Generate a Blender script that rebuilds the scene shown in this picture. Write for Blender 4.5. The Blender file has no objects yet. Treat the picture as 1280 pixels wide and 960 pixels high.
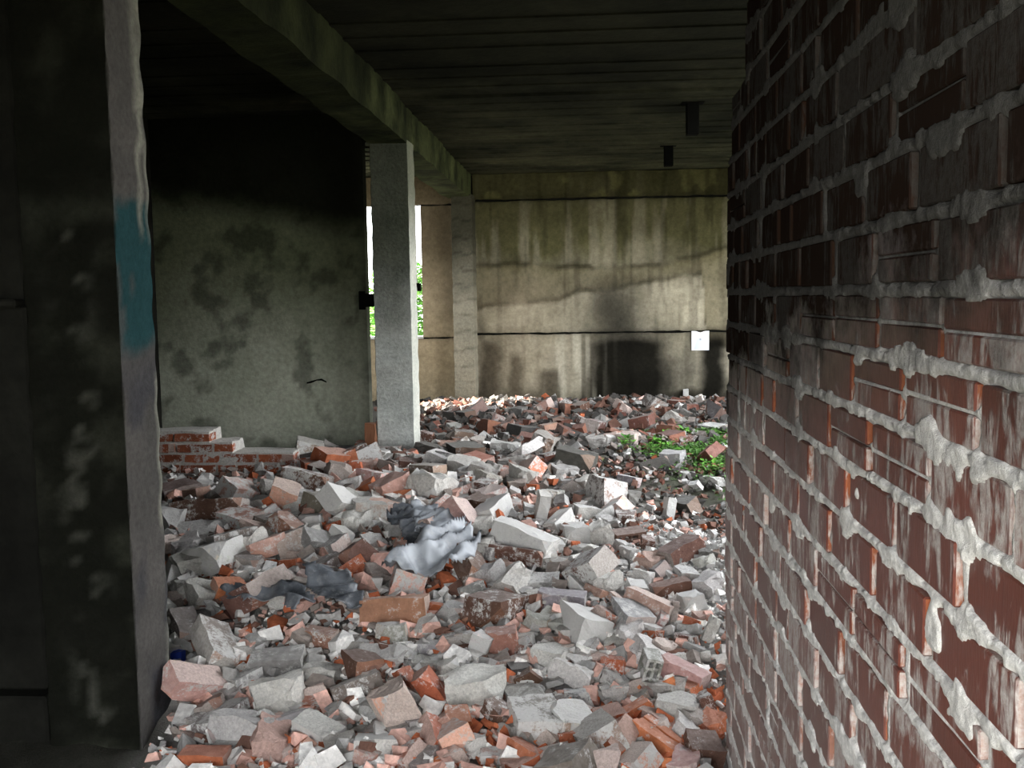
import bpy, bmesh, math, random
import numpy as np
from mathutils import Vector, Matrix, Euler

random.seed(7)
rng = np.random.default_rng(7)
SC = bpy.context.scene
COL = SC.collection
PI = math.pi

# ------------------------------------------------------------------ camera, sky, sun, exposure
E = 1.68            # eye height above the slab under the rubble
F = 1240.0          # focal length in pixels of the 1280 wide frame
cam_d = bpy.data.cameras.new('camera')
cam_d.sensor_width = 36.0
cam_d.lens = F * 36.0 / 1280.0
cam_d.clip_start = 0.05
cam_d.clip_end = 300
cam = bpy.data.objects.new('camera', cam_d)
COL.objects.link(cam)
PITCH, YAW, ROLL = math.atan(110.6 / F), math.atan(90.0 / F), 0.0157
CAM_R = Matrix.Rotation(YAW, 3, 'Z') @ Matrix.Rotation(PI / 2 - PITCH, 3, 'X') @ Matrix.Rotation(-ROLL, 3, 'Z')
cam.matrix_world = Matrix.Translation((0, 0, E)) @ CAM_R.to_4x4()
SC.camera = cam

world = bpy.data.worlds.new('world')
SC.world = world
world.use_nodes = True
wn = world.node_tree
wn.nodes.clear()
w_out = wn.nodes.new('ShaderNodeOutputWorld')
w_bg = wn.nodes.new('ShaderNodeBackground')
w_tc = wn.nodes.new('ShaderNodeTexCoord')
w_sep = wn.nodes.new('ShaderNodeSeparateXYZ')
w_rmp = wn.nodes.new('ShaderNodeValToRGB')
w_rmp.color_ramp.elements[0].position = 0.0
w_rmp.color_ramp.elements[0].color = (0.92, 0.93, 0.94, 1)
w_rmp.color_ramp.elements[1].position = 0.8
w_rmp.color_ramp.elements[1].color = (0.82, 0.87, 0.94, 1)
wn.links.new(w_tc.outputs['Generated'], w_sep.inputs[0])
wn.links.new(w_sep.outputs['Z'], w_rmp.inputs[0])
wn.links.new(w_rmp.outputs[0], w_bg.inputs[0])
wn.links.new(w_bg.outputs[0], w_out.inputs[0])
w_bg.inputs[1].default_value = 6.0

sun_d = bpy.data.lights.new('sun', 'SUN')
sun_d.energy = 26.0
sun_d.angle = math.radians(0.6)
sun_d.color = (1.0, 0.95, 0.86)
sun = bpy.data.objects.new('sun', sun_d)
COL.objects.link(sun)
SUN_DIR = Vector((1.0, 0.25, -0.80)).normalized()      # the way the light travels
sun.rotation_euler = SUN_DIR.to_track_quat('-Z', 'Y').to_euler()
sun.location = (-12, 6, 12)

SC.view_settings.view_transform = 'Standard'
SC.view_settings.look = 'None'
SC.view_settings.gamma = 1.0
SC.view_settings.use_curve_mapping = False
SC.view_settings.exposure = 1.0
SC.cycles.use_denoising = True
SC.cycles.max_bounces = 8
SC.cycles.diffuse_bounces = 5
SC.cycles.sample_clamp_indirect = 6.0

def portal(name, loc, rot, sx, sy):
    d = bpy.data.lights.new(name, 'AREA')
    d.shape = 'RECTANGLE'; d.size = sx; d.size_y = sy
    d.cycles.is_portal = True
    o = bpy.data.objects.new(name, d); COL.objects.link(o)
    o.location = loc; o.rotation_euler = rot
    return o

# ------------------------------------------------------------------ small helpers
def ray(px, py):
    d = CAM_R @ Vector(((px - 640.0) / F, (480.0 - py) / F, -1.0))
    return d.normalized()

def at(px, py, Y):
    """point on the frontal plane at depth Y that the pixel looks at"""
    d = ray(px, py)
    t = Y / d.y
    return Vector((d.x * t, Y, E + d.z * t))

def project(p):
    v = CAM_R.transposed() @ (Vector(p) - Vector((0, 0, E)))
    if v.z > -0.01:
        return (-9999, -9999)
    return (640 + F * v.x / -v.z, 480 - F * v.y / -v.z)

def smooth(a, b, x):
    t = np.clip((x - a) / (b - a), 0, 1)
    return t * t * (3 - 2 * t)

_perm = np.random.default_rng(3).random((64, 256, 256)).astype(np.float32)
def vnoise(x, y, seed=0):
    x = np.asarray(x, float); y = np.asarray(y, float)
    xi = np.floor(x).astype(int); yi = np.floor(y).astype(int)
    fx = x - xi; fy = y - yi
    fx = fx * fx * (3 - 2 * fx); fy = fy * fy * (3 - 2 * fy)
    T = _perm[seed % 64]
    a = T[xi & 255, yi & 255]; b = T[(xi + 1) & 255, yi & 255]
    c = T[xi & 255, (yi + 1) & 255]; d = T[(xi + 1) & 255, (yi + 1) & 255]
    return (a * (1 - fx) + b * fx) * (1 - fy) + (c * (1 - fx) + d * fx) * fy

def fbm(x, y, seed=0, octv=4):
    s = 0; a = 0.5; n = 0
    for k in range(octv):
        s = s + a * vnoise(np.asarray(x) * 2 ** k, np.asarray(y) * 2 ** k, seed + k * 7)
        n += a; a *= 0.5
    return s / n

def tag(o, label=None, cat=None, group=None, kind=None):
    if label: o['label'] = label
    if cat: o['category'] = cat
    if group: o['group'] = group
    if kind: o['kind'] = kind
    return o

def link(name, me, parent=None, mats=(), loc=None):
    o = bpy.data.objects.new(name, me)
    COL.objects.link(o)
    for m in mats:
        if m.name not in [s.name for s in me.materials if s]:
            me.materials.append(m)
    if parent: o.parent = parent
    if loc is not None: o.location = loc
    return o

def empty(name, loc=(0, 0, 0)):
    o = bpy.data.objects.new(name, None)
    COL.objects.link(o); o.location = loc
    o.empty_display_size = 0.05
    return o

def mesh_from(name, verts, faces, smooth_=False):
    me = bpy.data.meshes.new(name)
    me.from_pydata([tuple(v) for v in verts], [], faces)
    if smooth_:
        me.polygons.foreach_set('use_smooth', [True] * len(me.polygons))
    me.update()
    return me

def bm_box(bm, x0, x1, y0, y1, z0, z1):
    vs = [bm.verts.new(p) for p in ((x0, y0, z0), (x1, y0, z0), (x1, y1, z0), (x0, y1, z0),
                                    (x0, y0, z1), (x1, y0, z1), (x1, y1, z1), (x0, y1, z1))]
    for f in ((3, 2, 1, 0), (4, 5, 6, 7), (0, 1, 5, 4), (1, 2, 6, 5), (2, 3, 7, 6), (3, 0, 4, 7)):
        bm.faces.new([vs[i] for i in f])
    return vs

def box(name, x0, x1, y0, y1, z0, z1, mat, parent=None, bevel=0.0):
    bm = bmesh.new()
    bm_box(bm, x0, x1, y0, y1, z0, z1)
    if bevel:
        bmesh.ops.bevel(bm, geom=list(bm.edges), offset=bevel, segments=1, affect='EDGES')
    me = bpy.data.meshes.new(name); bm.to_mesh(me); bm.free()
    return link(name, me, parent, [mat])

def set_col(me, cols, name='stain_shade'):
    """cols: (nverts,3|4) point colours that hold stains, moss, paint and some painted light"""
    a = me.color_attributes.new(name, 'FLOAT_COLOR', 'POINT')
    c = np.ones((len(me.vertices), 4), np.float32)
    c[:, :cols.shape[1]] = cols
    a.data.foreach_set('color', c.ravel())

# ------------------------------------------------------------------ materials
class NT:
    def __init__(s, name):
        s.m = bpy.data.materials.new(name); s.m.use_nodes = True
        s.t = s.m.node_tree
        s.b = s.t.nodes['Principled BSDF']
    def n(s, typ, **kw):
        x = s.t.nodes.new(typ)
        for k, v in kw.items(): setattr(x, k, v)
        return x
    def l(s, a, b): s.t.links.new(a, b)
    def coord(s, kind='Object', scale=(1, 1, 1)):
        tc = s.n('ShaderNodeTexCoord'); mp = s.n('ShaderNodeMapping')
        mp.inputs['Scale'].default_value = scale
        s.l(tc.outputs[kind], mp.inputs[0]); return mp.outputs[0]
    def world(s, scale=(1, 1, 1)):
        g = s.n('ShaderNodeNewGeometry'); mp = s.n('ShaderNodeMapping')
        mp.inputs['Scale'].default_value = scale
        s.l(g.outputs['Position'], mp.inputs[0]); return mp.outputs[0]
    def noise(s, vec, scale, detail=4, rough=0.6, dist=0.0):
        x = s.n('ShaderNodeTexNoise')
        x.inputs['Scale'].default_value = scale; x.inputs['Detail'].default_value = detail
        x.inputs['Roughness'].default_value = rough; x.inputs['Distortion'].default_value = dist
        s.l(vec, x.inputs['Vector']); return x.outputs['Fac']
    def ramp(s, fac, stops):
        r = s.n('ShaderNodeValToRGB'); e = r.color_ramp.elements
        while len(e) < len(stops): e.new(0.5)
        for i, (p, c) in enumerate(stops):
            e[i].position = p
            e[i].color = (c, c, c, 1) if not hasattr(c, '__len__') else (*c, 1)
        s.l(fac, r.inputs[0]); return r.outputs[0]
    def mix(s, fac, a, b, mode='MIX'):
        x = s.n('ShaderNodeMix', data_type='RGBA', blend_type=mode)
        x.clamp_result = False
        for sock, v in ((x.inputs[0], fac), (x.inputs[6], a), (x.inputs[7], b)):
            if hasattr(v, 'is_output'): s.l(v, sock)
            elif hasattr(v, '__len__'): sock.default_value = (*v, 1)
            else: sock.default_value = v
        return x.outputs[2]
    def math(s, op, a, b=None, clamp=False):
        x = s.n('ShaderNodeMath', operation=op); x.use_clamp = clamp
        for i, v in enumerate((a, b)):
            if v is None: continue
            if hasattr(v, 'is_output'): s.l(v, x.inputs[i])
            else: x.inputs[i].default_value = v
        return x.outputs[0]
    def attr(s, name='stain_shade'):
        a = s.n('ShaderNodeAttribute'); a.attribute_name = name
        return a.outputs['Color'], a.outputs['Alpha']
    def bump(s, h, strength=0.3, dist=0.01):
        b = s.n('ShaderNodeBump'); b.inputs['Strength'].default_value = strength
        b.inputs['Distance'].default_value = dist
        s.l(h, b.inputs['Height']); s.l(b.outputs[0], s.b.inputs['Normal'])
    def col(s, c):
        if hasattr(c, 'is_output'): s.l(c, s.b.inputs['Base Color'])
        else: s.b.inputs['Base Color'].default_value = (*c, 1)
    def rough(s, r, spec=0.3):
        if hasattr(r, 'is_output'): s.l(r, s.b.inputs['Roughness'])
        else: s.b.inputs['Roughness'].default_value = r
        s.b.inputs['Specular IOR Level'].default_value = spec
    def sep(s, v):
        x = s.n('ShaderNodeSeparateXYZ'); s.l(v, x.inputs[0]); return x.outputs

def concrete(name, a, b, attr=False, scale=2.0, rough=0.9, bump=0.35, soot=None, far_lit=None):
    k = NT(name)
    v = k.world()
    n1 = k.noise(v, scale, 6, 0.65); n2 = k.noise(v, scale * 14, 4, 0.7)
    c = k.mix(k.ramp(n1, [(0.35, 0.0), (0.65, 1.0)]), a, b)
    c = k.mix(0.45, c, k.ramp(n2, [(0.3, 0.45), (0.7, 1.35)]), 'MULTIPLY')
    if attr:
        ac, _ = k.attr(); c = k.mix(1.0, c, ac, 'MULTIPLY')
    if far_lit:      # brightens towards the far end of the hall: light painted into the colour
        y0, y1, gain = far_lit
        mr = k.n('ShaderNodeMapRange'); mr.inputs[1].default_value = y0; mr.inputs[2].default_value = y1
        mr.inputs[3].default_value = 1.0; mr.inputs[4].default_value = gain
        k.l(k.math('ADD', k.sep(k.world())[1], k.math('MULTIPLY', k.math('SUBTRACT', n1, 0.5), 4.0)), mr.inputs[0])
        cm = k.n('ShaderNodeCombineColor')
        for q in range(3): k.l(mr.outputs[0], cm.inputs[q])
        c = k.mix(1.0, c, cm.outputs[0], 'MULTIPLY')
    if soot:
        z0, z1, amt = soot
        z = k.sep(k.world())[2]
        zz = k.math('ADD', z, k.math('MULTIPLY', k.math('SUBTRACT', n1, 0.5), 1.2))
        mr = k.n('ShaderNodeMapRange'); mr.inputs[1].default_value = z0; mr.inputs[2].default_value = z1
        k.l(zz, mr.inputs[0])
        c = k.mix(k.math('MULTIPLY', mr.outputs[0], amt), c, (0.012, 0.012, 0.010))
    k.col(c); k.rough(1.0, 0.03); k.bump(k.math('ADD', n2, k.math('MULTIPLY', n1, 1.5)), bump, 0.012)
    return k.m

def plain(name, c, rough=0.6, metal=0.0, var=0.25, scale=12, spec=0.4):
    k = NT(name)
    n = k.noise(k.coord('Object'), scale, 4)
    k.col(k.mix(n, tuple(x * (1 - var) for x in c), tuple(x * (1 + var) for x in c)))
    k.rough(rough, spec); k.b.inputs['Metallic'].default_value = metal
    k.bump(n, 0.2, 0.004)
    return k.m

M = {}
M['back'] = concrete('back wall concrete', (0.38, 0.355, 0.285), (0.53, 0.495, 0.415), True, 1.6)
M['left'] = concrete('left wall plaster', (0.34, 0.35, 0.29), (0.42, 0.42, 0.36), True, 2.2)
M['ceil'] = concrete('sooty ceiling concrete', (0.006, 0.0065, 0.0045), (0.020, 0.020, 0.0125), False, 1.2, far_lit=(6.5, 11.5, 4.5))
M['beam'] = concrete('beam concrete', (0.006, 0.007, 0.004), (0.022, 0.025, 0.011), False, 2.5, far_lit=(6.0, 10.5, 4.0))
M['pillar'] = concrete('pillar concrete', (0.36, 0.37, 0.34), (0.48, 0.48, 0.44), True, 3.0, bump=0.5)
M['shell'] = concrete('dark shell concrete', (0.007, 0.007, 0.006), (0.016, 0.016, 0.013), False, 1.5)
M['ext'] = concrete('outside ground', (0.20, 0.20, 0.16), (0.30, 0.29, 0.24), False, 0.6)
M['ground'] = concrete('rubble dust', (0.44, 0.43, 0.41), (0.60, 0.59, 0.56), True, 9.0, bump=0.9)
M['metal'] = plain('dark rusted steel', (0.004, 0.004, 0.0035), 1.0, 0.0, spec=0.02)
M['rust'] = plain('brown rust', (0.16, 0.065, 0.03), 0.85)
M['white_paint'] = plain('chalky white paint', (0.75, 0.74, 0.70), 0.7, var=0.08)
M['green_glass'] = plain('teal glass', (0.03, 0.42, 0.34), 0.1, spec=0.6)
M['blue'] = plain('blue plastic', (0.02, 0.05, 0.35), 0.4)

def leafmat(name, a, b):
    k = NT(name)
    n = k.noise(k.world(), 9, 3)
    k.col(k.mix(k.ramp(n, [(0.35, 0.0), (0.65, 1.0)]), a, b)); k.rough(0.55, 0.3)
    k.b.inputs['Subsurface Weight'].default_value = 0.0
    return k.m
M['weed'] = leafmat('weed leaves', (0.05, 0.17, 0.02), (0.16, 0.40, 0.05))
M['moss'] = leafmat('moss', (0.035, 0.085, 0.015), (0.08, 0.19, 0.03))
M['bush'] = leafmat('bush leaves', (0.08, 0.22, 0.03), (0.22, 0.42, 0.10))
M['bark'] = plain('bark', (0.10, 0.07, 0.05), 0.9)

def mortar_mat():
    k = NT('wall mortar')
    v = k.world()
    n1 = k.noise(v, 3.5, 5); n2 = k.noise(v, 90, 4, 0.8); n3 = k.noise(v, 22, 5, 0.7)
    c = k.mix(n1, (0.46, 0.44, 0.41), (0.74, 0.72, 0.69))
    c = k.mix(0.6, c, k.ramp(n2, [(0.25, 0.35), (0.75, 1.5)]), 'MULTIPLY')
    c = soot_shade_over(k, c, n1, n3, 0.93)
    k.col(c); k.b.inputs['Roughness'].default_value = 0.95
    k.bump(k.math('ADD', n2, n3), 0.6, 0.006)
    return k.m

def soot_shade_over(k, c, n1, n3, amt=0.95):
    """soot, plus painted falloff of light, towards the top and the far end"""
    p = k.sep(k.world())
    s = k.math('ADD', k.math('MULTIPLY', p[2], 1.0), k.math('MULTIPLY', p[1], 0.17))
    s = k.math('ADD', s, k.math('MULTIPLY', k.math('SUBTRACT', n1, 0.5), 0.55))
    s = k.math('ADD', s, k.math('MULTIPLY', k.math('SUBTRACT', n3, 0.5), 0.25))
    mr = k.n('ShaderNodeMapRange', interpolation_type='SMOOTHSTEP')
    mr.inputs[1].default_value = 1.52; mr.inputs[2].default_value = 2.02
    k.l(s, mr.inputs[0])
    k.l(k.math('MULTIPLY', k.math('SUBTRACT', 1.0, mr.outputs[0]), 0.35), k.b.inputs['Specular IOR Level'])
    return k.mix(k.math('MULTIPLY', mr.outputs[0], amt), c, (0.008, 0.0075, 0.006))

def wall_brick_mat(name, lo, hi, smear, rough):
    k = NT(name)
    v = k.world(); vs = k.world((6.0, 6.0, 1.3))
    oi = k.n('ShaderNodeObjectInfo')
    n1 = k.noise(v, 3.5, 5); n3 = k.noise(v, 22, 5, 0.7)
    st = k.noise(vs, 7, 6, 0.7, 0.6); fi = k.noise(vs, 26, 4, 0.7)
    patch = k.noise(v, 7, 4, 0.6)
    c = k.mix(fi, lo, hi)
    c = k.mix(0.55, c, k.ramp(oi.outputs['Random'], [(0.0, 0.6), (1.0, 1.35)]), 'MULTIPLY')
    m = k.math('ADD', k.math('MULTIPLY', st, 0.65), k.math('MULTIPLY', patch, 0.55))
    m = k.math('ADD', m, k.math('MULTIPLY', k.math('SUBTRACT', oi.outputs['Random'], 0.5), 0.16))
    m = k.ramp(m, [(0.61 - smear, 0.0), (0.69 - smear, 1.0)])
    m = k.math('MULTIPLY', m, k.ramp(k.noise(v, 60, 3, 0.8), [(0.25, 0.35), (0.6, 1.0)]))
    lowz = k.n('ShaderNodeMapRange'); lowz.inputs[1].default_value = 1.05; lowz.inputs[2].default_value = 0.25
    k.l(k.sep(v)[2], lowz.inputs[0])
    m = k.math('MAXIMUM', m, k.math('MULTIPLY', lowz.outputs[0], k.math('MULTIPLY', n3, 0.85)))
    c = k.mix(k.math('MULTIPLY', m, 0.85), c, (0.50, 0.47, 0.44))
    c = soot_shade_over(k, c, n1, n3)
    k.col(c); k.l(k.math('ADD', k.math('MULTIPLY', m, 0.4), rough), k.b.inputs['Roughness'])
    k.bump(k.math('ADD', k.math('MULTIPLY', fi, 0.5), m), 0.35, 0.004)
    return k.m
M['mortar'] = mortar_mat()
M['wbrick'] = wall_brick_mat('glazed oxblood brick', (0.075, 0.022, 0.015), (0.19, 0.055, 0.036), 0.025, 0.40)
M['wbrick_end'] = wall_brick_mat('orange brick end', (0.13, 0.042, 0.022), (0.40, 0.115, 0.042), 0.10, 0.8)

def piece_mat(name, mode):
    """rubble pieces: the object's own colour, alpha = how much mortar and lime dust still clings"""
    k = NT(name)
    oi = k.n('ShaderNodeObjectInfo')
    v = k.coord('Object', (1, 1, 1))
    off = k.n('ShaderNodeVectorMath', operation='ADD'); k.l(v, off.inputs[0])
    cmb = k.n('ShaderNodeCombineXYZ')
    for i in range(3): k.l(k.math('MULTIPLY', oi.outputs['Random'], 37.0 + 11 * i), cmb.inputs[i])
    k.l(cmb.outputs[0], off.inputs[1]); v = off.outputs[0]
    n1 = k.noise(v, 13, 6, 0.72); n2 = k.noise(v, 75, 5, 0.8); n4 = k.noise(v, 26, 4, 0.7)
    base = oi.outputs['Color']
    if mode == 'skin':
        c = k.mix(0.7, base, k.ramp(n4, [(0.3, 0.62), (0.7, 1.25)]), 'MULTIPLY')
    elif mode == 'fresh':
        c = k.mix(0.16, k.mix(1.0, base, (1.45, 1.35, 1.3), 'MULTIPLY'), (0.62, 0.32, 0.20))
        c = k.mix(0.7, c, k.ramp(n2, [(0.3, 0.7), (0.7, 1.25)]), 'MULTIPLY')
    else:
        c = k.mix(k.math('SUBTRACT', 0.85, k.math('MULTIPLY', oi.outputs['Alpha'], 0.75)), k.mix(n1, (0.45, 0.43, 0.395), (0.74, 0.715, 0.665)), base)
        c = k.mix(0.7, c, k.ramp(n2, [(0.3, 0.45), (0.65, 1.2)]), 'MULTIPLY')
    if mode != 'crust':
        al = k.math('MULTIPLY', oi.outputs['Alpha'], 1.0)
        th = k.math('SUBTRACT', k.math('ADD', n1, k.math('MULTIPLY', k.math('SUBTRACT', n2, 0.5), 0.55)), k.math('SUBTRACT', 0.82, k.math('MULTIPLY', al, 0.62)))
        m = k.math('MULTIPLY', th, 9.0, True)
        c = k.mix(m, c, k.mix(n2, (0.44, 0.43, 0.41), (0.70, 0.69, 0.66)))
        # lime dust on whatever looks up
        g = k.n('ShaderNodeNewGeometry'); nz = k.sep(g.outputs['Normal'])[2]
        d = k.math('MULTIPLY', k.math('MULTIPLY', k.math('SUBTRACT', nz, 0.25, True), k.math('MULTIPLY', n4, k.math('ADD', 0.25, al)), True), 0.95)
        c = k.mix(d, c, (0.52, 0.50, 0.48))
    k.col(c); k.rough(0.93, 0.15)
    k.bump(k.math('ADD', n2, n1), 0.8, 0.010)
    return k.m
M['skin'] = piece_mat('brick skin', 'skin')
M['fresh'] = piece_mat('broken brick', 'fresh')
M['crust'] = piece_mat('mortar crust', 'crust')

def debris_mat():
    k = NT('small rubble')
    ac, _ = k.attr()
    v = k.world()
    n2 = k.noise(v, 45, 4, 0.75); n1 = k.noise(v, 14, 3)
    c = k.mix(0.7, ac, k.ramp(n2, [(0.3, 0.65), (0.7, 1.25)]), 'MULTIPLY')
    c = k.mix(k.ramp(n1, [(0.5, 0.0), (0.62, 0.6)]), c, k.mix(1.0, c, (1.7, 1.7, 1.7), 'MULTIPLY'))
    k.col(c); k.rough(0.95, 0.12); k.bump(n2, 0.5, 0.005)
    return k.m
M['debris'] = debris_mat()

def sheet_mat(name, lo, hi, rough):
    k = NT(name)
    v = k.world()
    n1 = k.noise(v, 6, 4); n2 = k.noise(v, 30, 4, 0.7)
    c = k.mix(k.ramp(n1, [(0.35, 0.0), (0.6, 1.0)]), lo, hi)
    c = k.mix(k.ramp(n2, [(0.5, 0.0), (0.75, 0.35)]), c, (0.42, 0.42, 0.41))
    k.col(c); k.rough(rough, 0.4); k.bump(n2, 0.15, 0.004)
    return k.m
M['sheet'] = sheet_mat('dusty grey plastic film', (0.13, 0.14, 0.155), (0.33, 0.35, 0.375), 0.45)
M['dark_sheet'] = sheet_mat('black plastic film', (0.025, 0.028, 0.033), (0.12, 0.13, 0.145), 0.38)

# ------------------------------------------------------------------ terrain of the rubble
_TY = np.array([-2, 2.0, 3.0, 3.45, 4.0, 4.4, 5.0, 6.0, 7.0, 8.0, 9.5, 12.5])
_TZ = np.array([-1.67, -1.67, -1.65, -1.615, -1.50, -1.415, -1.31, -1.215, -1.165, -1.16, -1.19, -1.245]) + E
def terrain(X, Y):
    X = np.asarray(X, float); Y = np.asarray(Y, float)
    z = np.interp(Y, _TY, _TZ)
    z = z + 0.085 * np.exp(-((X + 1.25) / 0.75) ** 2 - ((Y - 5.7) / 0.7) ** 2)
    z = z + 0.06 * np.exp(-((X + 0.35) / 0.30) ** 2 - ((Y - 5.2) / 0.4) ** 2)
    z = z - 0.10 * np.exp(-((X - 0.75) / 0.35) ** 2 - ((Y - 5.9) / 0.45) ** 2)
    z = z - 0.10 * np.exp(-((X + 2.5) / 0.55) ** 2 - ((Y - 6.45) / 0.45) ** 2)
    z = z + 0.05 * np.exp(-((X + 0.1) / 1.2) ** 2 - ((Y - 10.2) / 0.9) ** 2)
    z = z + 0.06 * (fbm(X * 1.6 + 40, Y * 1.6 + 9, 5, 3) - 0.5) + 0.03 * (fbm(X * 6 + 3, Y * 6 + 70, 9, 2) - 0.5)
    return z

def ground_hit(px, py, lift=0.0):
    d = ray(px, py)
    t = 1.5; prev = t
    while t < 14:
        p = (d.x * t, d.y * t)
        if E + d.z * t < float(terrain(p[0], p[1])) + lift:
            lo, hi = prev, t
            for _ in range(14):
                m = (lo + hi) / 2
                if E + d.z * m < float(terrain(d.x * m, d.y * m)) + lift: hi = m
                else: lo = m
            t = hi; break
        prev = t; t += 0.04
    return Vector((d.x * t, d.y * t, E + d.z * t))

# zones, in plan: how sooty, ashy, mossy or red the dust is
PN_Y0, PN_Y1 = 3.40, 3.68
PN_X1 = at(148, 368, PN_Y0).x
PN_X0 = at(30, 368, PN_Y0).x
PM_Y0 = 7.40
PM_X1 = at(513.5, 368, PM_Y0).x; PM_X0 = at(467, 368, PM_Y0).x
def zone_soot(X, Y):
    n = fbm(X * 1.3 + 5, Y * 1.3, 12, 3) - 0.5
    return smooth(5.75, 6.75, Y + 0.62 * (X + 0.45) + 1.0 * n)
def zone_ash(X, Y):
    n = fbm(X * 2 + 15, Y * 2, 14, 3) - 0.5
    return np.exp(-((X - 0.50) / 0.42) ** 2 - ((Y - 4.75) / 0.55) ** 2) * (1 + n)
def zone_moss(X, Y):
    n = fbm(X * 2.4 + 25, Y * 2.4, 17, 3)
    return np.clip(np.exp(-((X - 1.0) / 0.45) ** 2 - ((Y - 7.6) / 0.95) ** 2) * 1.7 * smooth(0.35, 0.6, n), 0, 1)
def zone_red(X, Y):
    return smooth(3.95, 3.45, Y - 0.18 * X) * smooth(-1.1, 0.1, X)

# ------------------------------------------------------------------ setting: shell of the building
CEIL = E + 1.41
BACK = 11.75
WX = 0.487                       # face of the brick wall on the right
S = lambda o: tag(o, kind='structure')

S(box('floor', -3.6, 3.0, -0.6, 12.0, -0.3, 0.0, M['shell']))
ext = S(box('ground', -60, 60, -40, 80, -0.6, -0.31, M['ext']))

# rubble bed: the dust and grit between the pieces
def grid_mesh(name, xs, ys, zfun):
    X, Y = np.meshgrid(xs, ys)
    Z = zfun(X, Y)
    nx, ny = len(xs), len(ys)
    v = np.stack([X, Y, Z], -1).reshape(-1, 3)
    idx = np.arange(nx * ny).reshape(ny, nx)
    f = np.stack([idx[:-1, :-1], idx[:-1, 1:], idx[1:, 1:], idx[1:, :-1]], -1).reshape(-1, 4)
    me = bpy.data.meshes.new(name)
    me.from_pydata(v.tolist(), [], f.tolist())
    me.polygons.foreach_set('use_smooth', [True] * len(me.polygons))
    return me, v

xs = np.arange(-3.33, 2.7, 0.03); ys = np.concatenate([np.arange(-0.33, 3.0, 0.06), np.arange(3.0, 11.73, 0.03)])
gme, gv = grid_mesh('rubble_dust', xs, ys, lambda X, Y: terrain(X, Y) - 0.02 + 0.025 * (fbm(X * 16, Y * 16, 21, 3) - 0.5))
gx, gy = gv[:, 0], gv[:, 1]
c = np.ones((len(gv), 3)) * np.array([0.72, 0.71, 0.69])
def lerp(c, col, w): return c * (1 - w[:, None]) + np.array(col) * w[:, None]
c = lerp(c, (0.66, 0.36, 0.26), zone_red(gx, gy) * 0.75 * smooth(0.35, 0.6, fbm(gx * 4, gy * 4, 30, 3)))
c = lerp(c, (0.20, 0.19, 0.165), zone_soot(gx, gy) * 0.92)
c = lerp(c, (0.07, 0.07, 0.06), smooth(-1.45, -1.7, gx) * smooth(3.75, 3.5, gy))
c = lerp(c, (1.15, 1.17, 1.19), np.clip(zone_ash(gx, gy), 0, 1))
c = lerp(c, (0.16, 0.26, 0.07), zone_moss(gx, gy))
set_col(gme, c)
dust = link('rubble_dust', gme, None, [M['ground']])
dbm = bmesh.new(); dbm.from_mesh(gme)       # no dust inside the brick wall or the pillars
gone = [v for v in dbm.verts if (WX + 0.05 < v.co.x < WX + 0.25 and v.co.y < 3.36) or (PN_X0 + .04 < v.co.x < PN_X1 - .04 and PN_Y0 + .04 < v.co.y < PN_Y1 - .04)
        or (PM_X0 + .04 < v.co.x < PM_X1 - .04 and PM_Y0 + .04 < v.co.y < PM_Y0 + .24)]
bmesh.ops.delete(dbm, geom=gone, context='VERTS'); dbm.to_mesh(gme); dbm.free()
tag(dust, 'grey dust and grit filling the floor between the bricks', 'dust', kind='stuff')

# ceiling: precast slabs across the room, each its own piece
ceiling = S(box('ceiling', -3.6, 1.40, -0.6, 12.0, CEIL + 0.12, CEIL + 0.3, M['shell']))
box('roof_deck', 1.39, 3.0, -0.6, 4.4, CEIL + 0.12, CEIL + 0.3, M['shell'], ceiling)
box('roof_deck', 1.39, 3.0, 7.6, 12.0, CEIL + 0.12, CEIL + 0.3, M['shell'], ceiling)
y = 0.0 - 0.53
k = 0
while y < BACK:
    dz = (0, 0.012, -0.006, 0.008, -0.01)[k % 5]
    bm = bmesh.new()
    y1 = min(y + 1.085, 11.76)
    xr_ = (1.50, 1.40, 1.55, 1.46, 1.52)[k % 5] if 4.2 < y < 7.2 else 2.9  # some slabs cut short: unseen roof gap added to light the rubble
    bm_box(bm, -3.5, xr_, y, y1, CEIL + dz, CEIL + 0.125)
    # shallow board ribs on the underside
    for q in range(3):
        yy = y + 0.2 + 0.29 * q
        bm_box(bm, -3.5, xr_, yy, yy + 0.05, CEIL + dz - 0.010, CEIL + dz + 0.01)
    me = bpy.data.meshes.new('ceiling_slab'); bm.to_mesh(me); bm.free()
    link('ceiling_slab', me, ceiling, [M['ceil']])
    y += 1.10; k += 1

# long beam along the room and its two pillars
BX0, BX1, BZ = -1.57, -1.29, E + 1.14
bm = bmesh.new()
bm_box(bm, BX0, BX1, 0.2, 11.7, BZ, CEIL + 0.02)
bmesh.ops.subdivide_edges(bm, edges=[e for e in bm.edges if e.calc_length() > 5], cuts=90, use_grid_fill=True)
for v in bm.verts:
    if v.co.z < BZ + 0.01:
        w = float(fbm(v.co.y * 3 + (9 if v.co.x < -1.4 else 0), 2.0, 3, 3)) - 0.5
        v.co.z += 0.03 * w; v.co.x += 0.02 * w
me = bpy.data.meshes.new('beam'); bm.to_mesh(me); bm.free()
S(link('ceiling_beam', me, None, [M['beam']]))

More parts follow.
